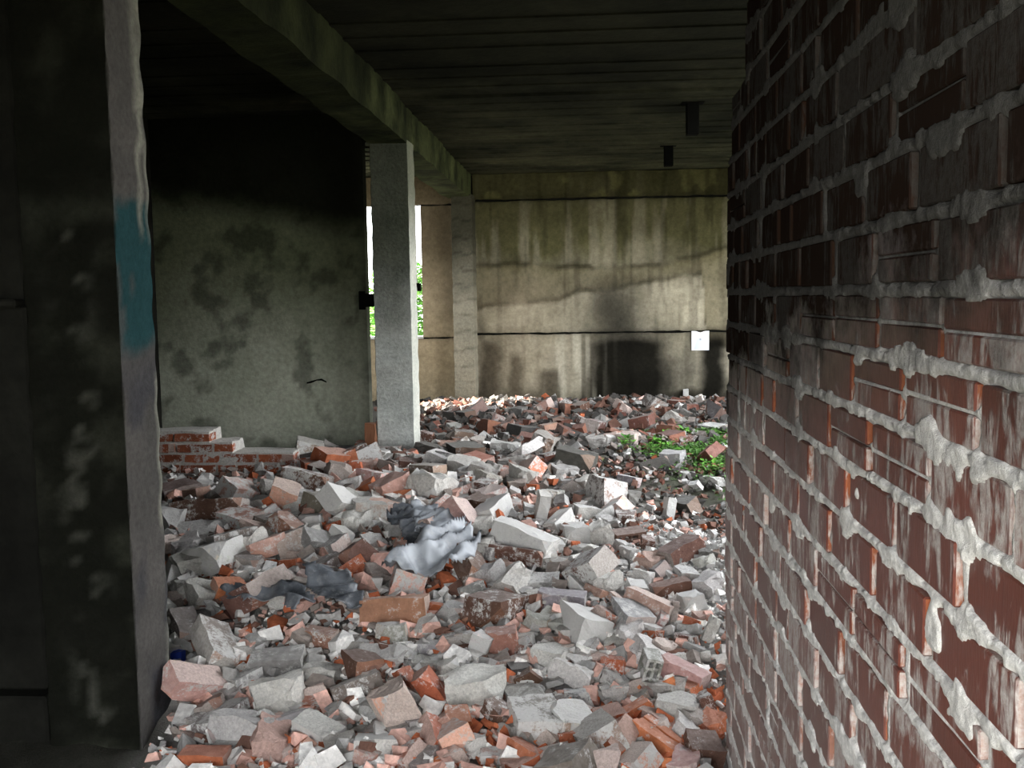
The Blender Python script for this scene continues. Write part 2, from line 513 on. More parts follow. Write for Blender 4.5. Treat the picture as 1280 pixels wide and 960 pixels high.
def pillar(name, x0, x1, y0, y1, z0, z1, colfun, amp=0.006, seed=0, step=0.03):
    """four gridded faces, board marked and spalled, with stains and painted light as point colours"""
    verts, faces = [], []
    zs = np.linspace(z0, z1, int((z1 - z0) / step) + 2)
    per = []
    n = max(4, int((x1 - x0) / step)); m = max(4, int((y1 - y0) / step))
    b = 0.012
    for t in np.linspace(b, 1 - b, n): per.append((x0 + (x1 - x0) * t, y0, 0, -1))
    for t in np.linspace(b, 1 - b, m): per.append((x1, y0 + (y1 - y0) * t, 1, 0))
    for t in np.linspace(1 - b, b, n): per.append((x0 + (x1 - x0) * t, y1, 0, 1))
    for t in np.linspace(1 - b, b, m): per.append((x0, y0 + (y1 - y0) * t, -1, 0))
    P = len(per)
    for z in zs:
        for i, (px, py, nx, ny) in enumerate(per):
            u = px + py * 1.7
            d = amp * 2 * (float(fbm(u * 7 + seed, z * 7, seed % 40, 4)) - 0.5)
            d += amp * 0.5 * math.sin(z * 2 * PI / 0.19 + 2 * float(vnoise(u * 3, z * 2, 4)))
            verts.append((px + nx * d, py + ny * d, z))
    for r in range(len(zs) - 1):
        for i in range(P):
            j = (i + 1) % P
            faces.append((r * P + i, r * P + j, (r + 1) * P + j, (r + 1) * P + i))
    faces.append(tuple(reversed(range(P)))); faces.append(tuple((len(zs) - 1) * P + i for i in range(P)))
    me = mesh_from(name, verts, faces)
    v = np.array(verts)
    nrm = np.array([(p[2], p[3]) for p in per] * len(zs))
    set_col(me, colfun(v[:, 0], v[:, 1], v[:, 2], nrm))
    return S(link(name, me, None, [M['pillar']]))

def col_near(x, y, z, n):
    soot = np.ones((len(x), 3)) * np.array([0.026, 0.027, 0.022])
    f = fbm(x * 6 + 3, z * 6, 8, 4)
    soot *= (0.7 + 1.2 * smooth(0.5, 0.75, f))[:, None]
    flake = smooth(0.60, 0.68, fbm(x * 16 + 8, z * 12, 23, 4)) * np.exp(-((x + 1.80) / 0.07) ** 2) * smooth(0.42, 0.6, fbm(z * 2.2, x, 29, 2))
    soot = lerp(soot, (0.14, 0.14, 0.125), flake * 0.65)
    side = np.ones((len(x), 3)) * np.array([0.15, 0.14, 0.142])
    zr = z - E + 0.10 * (fbm(y * 9, z * 5, 33, 3) - 0.5)
    teal = smooth(-0.21, -0.15, zr) * smooth(0.38, 0.33, zr)
    teal *= 1 - 0.6 * smooth(0.55, 0.62, fbm(y * 12, z * 4, 37, 3))
    side = lerp(side, (0.030, 0.098, 0.118), teal * 0.95)
    side = lerp(side, (0.075, 0.075, 0.095), smooth(-0.12, -0.35, zr) * 0.75 * smooth(0.42, 0.52, fbm(y * 5 + 1, z * 2, 39, 3)))
    side = lerp(side, (0.42, 0.41, 0.37), smooth(0.6, 0.7, fbm(y * 22, z * 3, 41, 3)) * smooth(3.60, 3.66, y + 0.05 * vnoise(z * 9, y, 3)))
    return np.where((n[:, 0] > 0.5)[:, None], side, soot)
PN_Y0, PN_Y1 = 3.40, 3.68
PN_X1 = at(148, 368, PN_Y0).x
PN_X0 = at(30, 368, PN_Y0).x
pillar('pillar_near', PN_X0, PN_X1, PN_Y0, PN_Y1, 0.0, CEIL + 0.02, col_near, 0.007, 5)

def col_mid(x, y, z, n):
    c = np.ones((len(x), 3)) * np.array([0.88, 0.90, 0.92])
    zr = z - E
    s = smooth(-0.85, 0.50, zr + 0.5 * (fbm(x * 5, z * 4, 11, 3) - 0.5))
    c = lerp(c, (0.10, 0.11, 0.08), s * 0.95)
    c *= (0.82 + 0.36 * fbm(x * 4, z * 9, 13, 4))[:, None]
    side = np.ones((len(x), 3)) * np.array([1.25, 1.25, 1.22])  # right face painted paler, as if lit from the right
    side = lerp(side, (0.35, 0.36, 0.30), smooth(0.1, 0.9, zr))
    return np.where((n[:, 0] > 0.5)[:, None], side, c)
PM_Y0 = 7.40
PM_X1 = at(513.5, 368, PM_Y0).x; PM_X0 = at(467, 368, PM_Y0).x
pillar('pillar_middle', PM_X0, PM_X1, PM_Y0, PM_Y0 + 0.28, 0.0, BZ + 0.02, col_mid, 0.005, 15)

def col_far(x, y, z, n):
    c = np.ones((len(x), 3)) * np.array([0.72, 0.66, 0.55])
    zr = z - E
    c = lerp(c, (0.08, 0.078, 0.055), smooth(-0.25, 0.75, zr + 0.35 * (fbm(x * 6, z * 4, 19, 3) - 0.5)) * 0.92)
    ring = np.abs(np.sin(z * PI / 0.185 + 1.6 * vnoise(x * 9, z * 3, 6)))
    c *= (0.62 + 0.38 * smooth(0.05, 0.35, ring))[:, None]
    return c
PF_Y0 = 11.42
PF_X1 = at(592, 368, PF_Y0).x; PF_X0 = at(566, 368, PF_Y0).x
pillar('pillar_far', PF_X0, PF_X1, PF_Y0, BACK + 0.02, 0.0, BZ + 0.02, col_far, 0.006, 25)

# ------------------------------------------------------------------ back wall: panels, window opening
W_X0, W_X1 = at(450, 340, BACK).x, at(527, 340, BACK).x
W_Z1, W_Z0 = at(520, 255, BACK).z, at(525, 423, BACK).z
J1, J2 = at(740, 248, BACK).z, at(740, 416, BACK).z
wall_back = S(box('wall_back', PF_X0 + 0.02, 2.85, BACK + 0.035, BACK + 0.25, 0, CEIL + 0.02, M['shell']))
for (a0, a1, b0, b1) in ((-3.6, W_X0, 0, CEIL + .02), (W_X1, PF_X0 + .02, 0, CEIL + .02), (W_X0, W_X1, 0, W_Z0), (W_X0, W_X1, W_Z1, CEIL + .02)):
    link('wall_core', box('tmp', a0, a1, BACK + 0.035, BACK + 0.25, b0, b1, M['shell']).data, wall_back)
for o in list(bpy.data.objects):
    if o.name.startswith('tmp'): bpy.data.objects.remove(o)

def wx(px): return at(px, 370, BACK).x
def wz(py): return at(740, py, BACK).z
def back_col(x, z):
    n = len(x)
    c = np.ones((n, 3)) * np.array([1.0, 0.97, 0.88])
    big = fbm(x * 2.2 + 2, z * 2.2, 2, 4)
    drip = fbm(x * 9 + 3, z * 0.9, 6, 4)
    # moss and algae on the upper half
    moss = smooth(wz(385), wz(255), z + 0.5 * (big - 0.5)) * (0.50 + 0.75 * smooth(0.35, 0.6, drip))
    c = lerp(c, (0.20, 0.215, 0.075), np.clip(moss * 1.15, 0, 1) * 0.88)
    up = smooth(J1 - 0.02, J1 + 0.03, z)
    c = lerp(c, (0.085, 0.09, 0.035), up * 0.85)
    c = lerp(c, (0.42, 0.43, 0.20), up * 0.85 * smooth(0.56, 0.68, fbm(x * 5 + 2, z * 4, 43, 3)))
    c *= (0.50 + 0.70 * fbm(x * 3.3 + 8, z * 3.3, 45, 4))[:, None]
    c = lerp(c, (0.16, 0.155, 0.10), smooth(wz(345), wz(265), z) * 0.45)
    # old tide lines of damp that wander across the panel
    px_ = np.array([560, 590, 640, 700, 760, 820, 860, 905, 1000]); l1 = np.array([319, 318, 315, 320, 323, 321, 312, 300, 300])
    qx_ = np.array([560, 590, 625, 660, 700, 722, 760, 800, 850, 877, 882, 1000]); l2 = np.array([374, 371, 364, 363, 360, 350, 351, 342, 334, 331, 420, 420])
    wob = 0.05 * (fbm(x * 7, z * 2, 9, 3) - 0.5)
    u = 730 + x * F / BACK
    z1_ = wz(0) - np.interp(u, px_, l1) * BACK / F + wob
    z2_ = wz(0) - np.interp(u, qx_, l2) * BACK / F + wob
    dirt = smooth(0.25, 0.6, fbm(x * 4, z * 4, 15, 3))
    band = smooth(-0.02, 0.05, z1_ - z) * smooth(-0.02, 0.05, z - z2_)
    c = lerp(c, (0.36, 0.33, 0.22), band * 0.60)
    for (zl, w, a_) in ((z1_, 0.030, 0.85), (z2_, 0.028, 0.85)):
        line = np.exp(-((z - zl) / w) ** 2) + 0.45 * smooth(0.0, 0.03, z - zl) * smooth(0.30, 0.0, z - zl)
        c = lerp(c, (0.10, 0.095, 0.06), np.clip(line, 0, 1) * a_ * (0.45 + 0.55 * dirt))
    # vertical runs
    c *= (1.0 - 0.35 * smooth(0.54, 0.74, fbm(x * 14, z * 1.1, 26, 4)))[:, None]
    # a grey band scorched to the right of the middle
    sm = np.exp(-((x - wx(770)) / 0.42) ** 2) * smooth(wz(330), wz(390), z) * smooth(wz(470), wz(415), z)
    c = lerp(c, (0.20, 0.20, 0.185), np.clip(sm * 0.95 * (0.6 + 0.6 * big), 0, 1))
    # soot tongues that rise from fires lit against the wall
    def tongue(cx, w, top, amt):
        t = np.clip((wz(top) - z) / (wz(top) - wz(500)), 0, 1.2)
        ww = w * (0.70 + 0.35 * t)
        return amt * np.exp(-np.abs((x - wx(cx) + 0.22 * (fbm(z * 4 + cx, x * 2, 28, 3) - 0.5)) / ww) ** 3) * smooth(0, 0.28, t)
    s = np.maximum(tongue(784, 0.70, 408, 1.0), tongue(760, 0.30, 330, 0.45))
    for a in ((611, 0.20, 410, 0.95), (640, 0.13, 432, 0.95), (690, 0.20, 455, 0.85), (894, 0.20, 405, 0.92), (835, 0.12, 450, 0.75), (600, 0.10, 380, 0.5)):
        s = np.maximum(s, tongue(*a))
    s = np.maximum(s, 0.8 * smooth(wz(474), wz(496), z))
    s = s * (1 - 0.75 * np.exp(-((x - wx(713)) / 0.16) ** 2) * (0.5 + smooth(0.4, 0.6, fbm(x * 22, z * 1.2, 31, 3))))
    c = lerp(c, (0.012, 0.012, 0.012), np.clip(s * 1.15, 0, 1) * 0.98)
    # pale lime runs below the joint
    l = smooth(wz(416), wz(430), z) * 1.0
    lime = np.exp(-((x - wx(712)) / 0.26) ** 2) * smooth(0.50, 0.66, fbm(x * 16 + 4, z * 0.8, 33, 3)) * smooth(wz(412), wz(425), z * 0 + wz(425)) * (z < J2)
    c = lerp(c, (1.15, 1.15, 1.1), lime * 0.85)
    # dirt gathered along the joints
    for jz in (J1, J2):
        c *= (1 - 0.55 * np.exp(-np.abs(z - jz) / 0.035))[:, None]
    c = lerp(c, (0.9, 0.80, 0.68), 0.35 * np.exp(-((x - wx(650)) / 0.5) ** 2) * smooth(wz(330), wz(380), z))  # warm bounced sunlight painted into this part of the wall
    return c

def tan_col(x, z):
    c = np.ones((len(x), 3)) * np.array([1.02, 0.88, 0.68])
    c = lerp(c, (0.24, 0.20, 0.155), smooth(wz(440), wz(265), z + 0.4 * (fbm(x * 4, z * 3, 35, 3) - 0.5)) * 0.85)  # less light higher up, painted as a darker tone
    c = lerp(c, (0.22, 0.19, 0.15), smooth(wx(545), wx(562), x) * 0.5 * smooth(wz(440), wz(380), z))  # shade towards the far pillar painted in
    for jz in (wz(420), wz(505), wz(528)):
        c *= (1 - 0.6 * np.exp(-np.abs(z - jz) / 0.02))[:, None]
    return c

def panel(parent, x0, x1, z0, z1, colfun, y=BACK, step=0.025, th=0.035, rag=0.010, seed=0, name='concrete_panel', mat='back', axis='y'):
    """one precast panel: gridded face with ragged edges and a return to the core behind"""
    nx = max(3, int((x1 - x0) / step)); nz = max(3, int((z1 - z0) / step))
    X, Z = np.meshgrid(np.linspace(x0, x1, nx), np.linspace(z0, z1, nz))
    Yv = y + 0.012 * (fbm(X * 3 + seed, Z * 3, seed + 1, 4) - 0.5)
    Z = Z.copy(); X = X.copy()
    Z[0] += rag * 2 * (fbm(X[0] * 9, X[0] * 0 + seed, 40, 3) - 0.3); Z[-1] -= rag * 2 * (fbm(X[-1] * 9 + 5, X[-1] * 0 + seed, 41, 3) - 0.3)
    Yb = np.full_like(Yv, y + th)
    v = np.stack([X, Yv, Z], -1).reshape(-1, 3)
    idx = np.arange(nx * nz).reshape(nz, nx)
    f = np.stack([idx[:-1, :-1], idx[:-1, 1:], idx[1:, 1:], idx[1:, :-1]], -1).reshape(-1, 4).tolist()
    rim = list(idx[0, :]) + list(idx[1:, -1]) + list(idx[-1, -2::-1]) + list(idx[-2:0:-1, 0])
    vb = v[rim].copy(); vb[:, 1] = y + th
    n0 = len(v); R = len(rim)
    for i in range(R):
        j = (i + 1) % R
        f.append((int(rim[j]), int(rim[i]), n0 + i, n0 + j))
    f.append(tuple(n0 + i for i in range(R)))
    v = np.concatenate([v, vb])
    me = bpy.data.meshes.new(name); me.from_pydata(v.tolist(), [], f)
    set_col(me, colfun(v[:, 0], v[:, 2]))
    return link(name, me, parent, [M[mat]])

g = 0.007
panel(wall_back, PF_X1 - .02, 2.84, 0, J2 - g, back_col, seed=1)
panel(wall_back, PF_X1 - .02, 2.84, J2 + g, J1 - g, back_col, seed=2, y=BACK + 0.012, th=0.023)
panel(wall_back, PF_X1 - .02, 2.84, J1 + g, CEIL + 0.01, back_col, seed=3, y=BACK - 0.05, th=0.085)
zt = [0, wz(528), wz(505), wz(420), wz(252), CEIL + 0.01]
for i in range(5):
    if i in (0, 1, 2):
        panel(wall_back, -3.4, PF_X0 + .02, zt[i] + 0.005, zt[i + 1] - 0.005, tan_col, seed=10 + i, y=BACK + (0.0 if i < 2 else 0.01))
    elif i == 3:
        panel(wall_back, W_X1, PF_X0 + .02, zt[i] + 0.005, zt[i + 1] - 0.005, tan_col, seed=14, y=BACK + 0.012, th=0.023, rag=0.006)
        panel(wall_back, -3.4, W_X0, zt[i] + 0.005, zt[i + 1] - 0.005, tan_col, seed=15, y=BACK + 0.012, th=0.023, rag=0.006)
    else:
        panel(wall_back, -3.4, PF_X0 + .02, zt[i] + 0.005, zt[i + 1], tan_col, seed=16, y=BACK - 0.02, th=0.055)

# what is left of the window in the opening
win = S(empty('window_1', ((W_X0 + W_X1) / 2, BACK + 0.1, W_Z0)))
def child_box(name, parent, x0, x1, y0, y1, z0, z1, mat, bevel=0.0):
    o = box(name, x0, x1, y0, y1, z0, z1, mat, None, bevel)
    o.parent = parent; o.matrix_parent_inverse = Matrix.Translation(parent.location).inverted()
    return o
ml = at(513, 300, BACK + 0.1).x
child_box('window_mullion', win, ml, ml + 0.065, BACK + 0.08, BACK + 0.14, at(515, 354, BACK).z, W_Z1 + 0.01, M['white_paint'], 0.006)
child_box('window_bar', win, ml - 0.2, ml + 0.11, BACK + 0.07, BACK + 0.15, at(515, 364, BACK).z, at(515, 354, BACK).z, M['metal'], 0.006)
child_box('window_sill', win, W_X0, W_X1, BACK + 0.0, BACK + 0.26, W_Z0 - 0.005, W_Z0 + 0.025, M['white_paint'], 0.005)

# ------------------------------------------------------------------ left cross wall (plastered slab between pillars)
LW_Y = 7.62
LW_X1 = at(457.5, 368, LW_Y).x
def lx(px): return at(px, 370, LW_Y).x
def lz(py): return at(330, py, LW_Y).z
def left_col(x, z):
    c = np.ones((len(x), 3)) * np.array([0.92, 0.95, 0.90])
    b = fbm(x * 2 + 7, z * 2, 3, 4)
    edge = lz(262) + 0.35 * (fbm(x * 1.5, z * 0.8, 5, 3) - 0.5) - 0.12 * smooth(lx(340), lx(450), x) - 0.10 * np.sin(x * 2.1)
    c = lerp(c, (0.19, 0.215, 0.135), smooth(lz(530), lz(310), z + 0.5 * (b - 0.5)) * 0.92)  # fading light up the wall painted in as a darker tone
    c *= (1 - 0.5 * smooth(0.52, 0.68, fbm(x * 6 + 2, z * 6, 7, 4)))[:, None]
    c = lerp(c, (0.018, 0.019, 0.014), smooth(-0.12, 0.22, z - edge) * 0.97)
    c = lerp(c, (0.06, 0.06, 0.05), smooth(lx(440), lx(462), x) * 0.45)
    return c
wl = S(empty('wall_left', (-2.4, LW_Y, 0)))
p_ = panel(wl, -3.35, LW_X1, 0, CEIL + 0.005, left_col, y=LW_Y, th=0.12, seed=22, name='plastered_slab', mat='left')
p_.matrix_parent_inverse = Matrix.Translation(wl.location).inverted()

# outer shell
S(box('wall_outer_left', -3.50, -3.35, -0.6, 9.55, 0, CEIL + 0.1, M['shell']))
S(box('wall_outer_left_far', -3.50, -3.35, 10.80, 12.0, 0, CEIL + 0.1, M['shell']))
S(box('wall_outer_left_apron', -3.50, -3.35, 9.55, 10.80, 0, E - 0.10, M['shell']))
S(box('wall_outer_left_lintel', -3.50, -3.35, 9.55, 10.80, E + 1.22, CEIL + 0.1, M['shell']))
portal('portal_left', (-3.42, 10.17, E + 0.56), (0, 0, 0), 1.3, 1.25).rotation_euler = (0, -PI / 2, 0)
# panel beside the near pillar
pan = S(box('wall_left_near', -3.4, PN_X0 - 0.035, PN_Y0 + 0.06, PN_Y0 + 0.22, 0.235, CEIL, M['shell'], None, 0.01))
S(box('wall_left_near_base', -3.4, PN_X0 - 0.02, PN_Y0 + 0.02, PN_Y0 + 0.22, 0, 0.225, M['shell'], None, 0.01))
S(box('trim_1', -3.4, at(22, 372, PN_Y0).x, PN_Y0 - 0.02, PN_Y0 + 0.1, at(10, 374, PN_Y0).z - 0.03, at(10, 374, PN_Y0).z, M['shell'], None, 0.008))

# unseen right side: piers with openings sized to light rubble and back wall
RX = 2.72
def pier(name, y0, y1, z0=0, z1=CEIL + 0.1): return S(box(name, RX, RX + 0.2, y0, y1, z0, z1, M['shell'], None, 0.01))
pier('wall_outer_right', -0.6, 4.3)
pier('wall_outer_right_middle', 7.4, 8.7)
pier('wall_outer_right_far', 11.2, 12.0)
pier('wall_right_apron', 4.3, 7.4, 0, 0.35)
pier('wall_right_sill', 8.7, 11.2, 0, E - 0.9)
pier('wall_right_lintel', 8.7, 11.2, E + 0.8, CEIL + 0.1)
portal('portal_right', (RX + 0.1, 5.85, E + 0.05), (0, 0, 0), 2.75, 3.1).rotation_euler = (0, PI / 2, 0)
portal('portal_right_far', (RX + 0.1, 9.95, E - 0.05), (0, 0, 0), 1.7, 2.5).rotation_euler = (0, PI / 2, 0)
portal('portal_roof', (2.08, 5.95, CEIL + 0.1), (0, 0, 0), 1.25, 3.2)

# the wall behind the photographer with the doorway he stands in
S(box('wall_front', -3.5, -1.9, -0.55, -0.35, 0, CEIL + 0.1, M['shell']))
S(box('wall_front_right', WX + 0.02, 2.9, -0.55, -0.35, 0, CEIL + 0.1, M['shell']))
S(box('wall_front_lintel', -1.9, WX + 0.02, -0.55, -0.35, E + 0.75, CEIL + 0.1, M['shell']))
portal('portal_door', (-0.7, -0.45, E - 0.4), (-PI / 2, 0, 0), 2.4, 2.3).rotation_euler = (PI / 2, 0, 0)
portal('portal_window', ((W_X0 + W_X1) / 2, BACK + 0.12, (W_Z0 + W_Z1) / 2), (PI / 2, 0, 0), W_X1 - W_X0, W_Z1 - W_Z0).rotation_euler = (-PI / 2, 0, 0)

# ------------------------------------------------------------------ brick wall on the right
PITCH_B = 0.107
z_ref = None
d = ray(1279, 360); z_ref = E + d.z * (WX / d.x)
z_base = z_ref - PITCH_B * math.floor(z_ref / PITCH_B)
n_course = int((CEIL - z_base) / PITCH_B) + 1
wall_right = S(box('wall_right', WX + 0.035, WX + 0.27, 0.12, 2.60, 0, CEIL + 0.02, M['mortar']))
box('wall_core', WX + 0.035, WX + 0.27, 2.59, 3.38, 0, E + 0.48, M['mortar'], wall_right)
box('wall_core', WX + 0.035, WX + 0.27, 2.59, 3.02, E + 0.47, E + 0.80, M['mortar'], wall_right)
def end_y(z):
    r = z - E
    if r < 0.45: return 3.44
    if r < 0.60: return 3.36
    if r < 0.80: return 3.07
    return 2.66
br = random.Random(11)
splits = []
bricks = []          # (y0, y1, z0, z1, off0, off1)
heads = []           # head joint centres per course
def near_bed(i): return z_base + (i - 1) * PITCH_B
CB = int(round((z_ref - z_base) / PITCH_B))   # the course line the eye sees as level
fixed = {                                     # joints of the nearest bricks, read off the photo (depth along the wall)
    0: [1.105, 1.42, 1.70, 1.98], -1: [1.09, 1.39, 1.69, 1.97], -2: [1.265, 1.56, 1.84, 2.10], -3: [1.15, 1.43, 1.72, 2.0],
    -4: [1.30, 1.58, 1.86], 1: [1.20, 1.51, 1.78], 2: [1.06, 1.33, 1.62], 3: [1.22, 1.52]}
split_at = {-1: (0, 1, 2, 3), -2: (1, 2), -3: (1, 2)}
for i in range(-1, n_course):
    zb = z_base + i * PITCH_B
    rel = i - CB
    ey = end_y(zb + 0.05) + br.uniform(-0.015, 0.02) - (0.0 if i % 2 else 0.02)
    js = list(fixed.get(rel, []))
    if not js:
        js = [1.05 + br.uniform(0, 0.27)]
    while js[0] > 0.30: js.insert(0, js[0] - 0.29 + br.uniform(-0.012, 0.012))
    while js[-1] < ey - 0.38: js.append(js[-1] + (0.29 if br.random() > 0.16 else 0.15) + br.uniform(-0.012, 0.012))
    if ey - js[-1] > 0.30: js.append((js[-1] + ey) / 2)
    nb = 0
    for a, b in zip([0.14] + js, js + [ey]):
        if b - a < 0.05: continue
        hj = br.uniform(0.012, 0.024)
        o0, o1 = br.uniform(-0.006, 0.002), br.uniform(-0.003, 0.006)
        z0, z1 = zb + br.uniform(0.008, 0.012), zb + PITCH_B - br.uniform(0.008, 0.013)
        y0, y1 = a + hj * 0.5, (b - hj * 0.5 if b < ey else b)
        sp = False
        if rel in split_at and a >= 0.9 and a < 2.3:
            sp = int(round((a - 1.1) / 0.29)) in split_at[rel]
        elif br.random() < 0.13: sp = True
        if sp:
            zm = (z0 + z1) / 2 + br.uniform(-0.004, 0.004); splits.append((y0, y1, zm))
            bricks.append((y0, y1, z0, zm - 0.0022, o0, o1)); bricks.append((y0, y1, zm + 0.0022, z1, o0 + 0.001, o1 - 0.001))
        else:
            bricks.append((y0, y1, z0, z1, o0, o1))
        heads.append((i, b, b - y1 + 0.004))
def in_frame(b):
    for yy in (b[0], b[1]):
        for zz in (b[2], b[3]):
            p = project((WX, yy, zz))
            if -5 < p[0] < 1290 and -5 < p[1] < 965 and yy > 0.5: return True
    return False
far_bm = bmesh.new()
def brick_bm(bm, b):
    y0, y1, z0, z1, o0, o1 = b
    D = 0.11
    vs = [bm.verts.new(p) for p in ((WX + o0, y0, z0), (WX + o1, y1, z0), (WX + D, y1, z0), (WX + D, y0, z0),
                                    (WX + o0, y0, z1), (WX + o1, y1, z1), (WX + D, y1, z1), (WX + D, y0, z1))]
    fs = []
    for f in ((3, 2, 1, 0), (4, 5, 6, 7), (0, 1, 5, 4), (1, 2, 6, 5), (2, 3, 7, 6), (3, 0, 4, 7)):
        fs.append(bm.faces.new([vs[q] for q in f]))
    fs[3].material_index = 1; fs[5].material_index = 1
    return fs
vis = [b for b in bricks if in_frame(b)]
vis.sort(key=lambda b: b[0])
vis_set = set(vis[:300])
for b in bricks:
    if b in vis_set:
        bm = bmesh.new(); brick_bm(bm, b)
        bmesh.ops.recalc_face_normals(bm, faces=bm.faces)
        es = [e for e in bm.edges if min(v.co.x for v in e.verts) < WX + 0.05]
        bmesh.ops.bevel(bm, geom=es, offset=0.0028, segments=1, affect='EDGES')
        me = bpy.data.meshes.new('brick'); bm.to_mesh(me); bm.free()
        link('brick', me, wall_right, [M['wbrick'], M['wbrick_end']])
    else:
        brick_bm(far_bm, b)
bmesh.ops.recalc_face_normals(far_bm, faces=far_bm.faces)
me = bpy.data.meshes.new('brick_rest'); far_bm.to_mesh(me); far_bm.free()
tag(link('remaining_bricks', me, wall_right, [M['wbrick'], M['wbrick_end']]), kind='stuff')

# mortar: a rough relief that swells over the beds and sinks at the head joints
ys = np.concatenate([np.arange(0.14, 0.8, 0.03), np.arange(0.8, 1.8, 0.005), np.arange(1.8, 3.41, 0.008)])
zs = np.arange(0.0, CEIL, 0.0065)
Yg, Zg = np.meshgrid(ys, zs)
ci = np.floor((Zg - z_base) / PITCH_B).astype(int)
zz = (Zg - z_base) / PITCH_B - ci
dbed = np.minimum(zz, 1 - zz) * PITCH_B
h = np.full_like(Yg, -0.022)
nz1 = fbm(Yg * 7, Zg * 7, 44, 4); nz2 = fbm(Yg * 38, Zg * 38, 47, 3); nz3 = fbm(Yg * 3 + 9, Zg * 3, 50, 3)
bedw = 0.0105 + 0.024 * smooth(0.50, 0.80, nz1) + 0.016 * (nz2 - 0.5)
bed = smooth(bedw + 0.008, bedw - 0.004, dbed)
h = np.maximum(h, -0.026 + bed * (0.0265 + 0.007 * (nz1 - 0.35) + 0.008 * (nz2 - 0.5)))
hd = np.full_like(Yg, 9.0)
for (i, yj, wj) in heads:
    m = (ci == i)
    rows = np.where((zs >= z_base + i * PITCH_B) & (zs < z_base + (i + 1) * PITCH_B))[0]
    if len(rows) == 0: continue
    cols = np.where(np.abs(ys - yj + 0.008) < 0.05)[0]
    if len(cols) == 0: continue
    sl = np.ix_(rows, cols)
    hd[sl] = np.minimum(hd[sl], np.abs(Yg[sl] - yj + wj * 0.3))
hw = 0.012 + 0.022 * smooth(0.5, 0.8, nz3) * smooth(0.4, 0.7, nz1)
head = smooth(hw + 0.006, hw - 0.004, hd)
h = np.maximum(h, -0.026 + head * (0.017 + 0.022 * (nz3 - 0.35) + 0.008 * (nz2 - 0.5)))
for (ya, yb, zm) in splits:
    rows = np.where(np.abs(zs - zm) < 0.006)[0]; cols = np.where((ys > ya - 0.01) & (ys < yb + 0.01))[0]
    if len(rows) and len(cols):
        sl = np.ix_(rows, cols)
        h[sl] = np.maximum(h[sl], -0.0035)
blob = smooth(0.66, 0.80, fbm(Yg * 5 + 31, Zg * 8, 53, 4))
h = np.maximum(h, -0.026 + blob * (0.028 + 0.010 * (nz2 - 0.5)))
Xg = WX - h
vm = np.stack([Xg, Yg, Zg], -1)
keep_v = np.zeros(Yg.shape, bool)
eyz = np.array([end_y(z) for z in zs])
keep_f = (ys[None, 1:] < eyz[:-1, None] - 0.03)
idx = np.arange(Yg.size).reshape(Yg.shape)
f = np.stack([idx[:-1, :-1], idx[1:, :-1], idx[1:, 1:], idx[:-1, 1:]], -1)[keep_f].reshape(-1, 4)
used = np.unique(f); remap = -np.ones(Yg.size, int); remap[used] = np.arange(len(used))
me = bpy.data.meshes.new('mortar'); me.from_pydata(vm.reshape(-1, 3)[used].tolist(), [], remap[f].tolist())
me.polygons.foreach_set('use_smooth', [True] * len(me.polygons))
link('mortar', me, wall_right, [M['mortar']])

exec_marker = None
# ------------------------------------------------------------------ rubble pieces: archetypes
def roughen(bm, amp, scale, seed):
    for v in bm.verts:
        c = v.co
        n = Vector((float(vnoise(c.x * scale + seed, c.y * scale + c.z * scale * 1.3, seed)) - .5,
                    float(vnoise(c.y * scale + seed + 9, c.z * scale + c.x * scale * 1.1, seed + 1)) - .5,
                    float(vnoise(c.z * scale + seed + 17, c.x * scale - c.y * scale, seed + 2)) - .5))
        v.co += n * amp * 2

def cut(bm, co, no, mat_i):
    r = bmesh.ops.bisect_plane(bm, geom=bm.verts[:] + bm.edges[:] + bm.faces[:], plane_co=co, plane_no=no, clear_outer=True)
    ed = [e for e in r['geom_cut'] if isinstance(e, bmesh.types.BMEdge)]
    fs = bmesh.ops.holes_fill(bm, edges=ed, sides=0)['faces']
    for q in fs: q.material_index = mat_i
    return fs

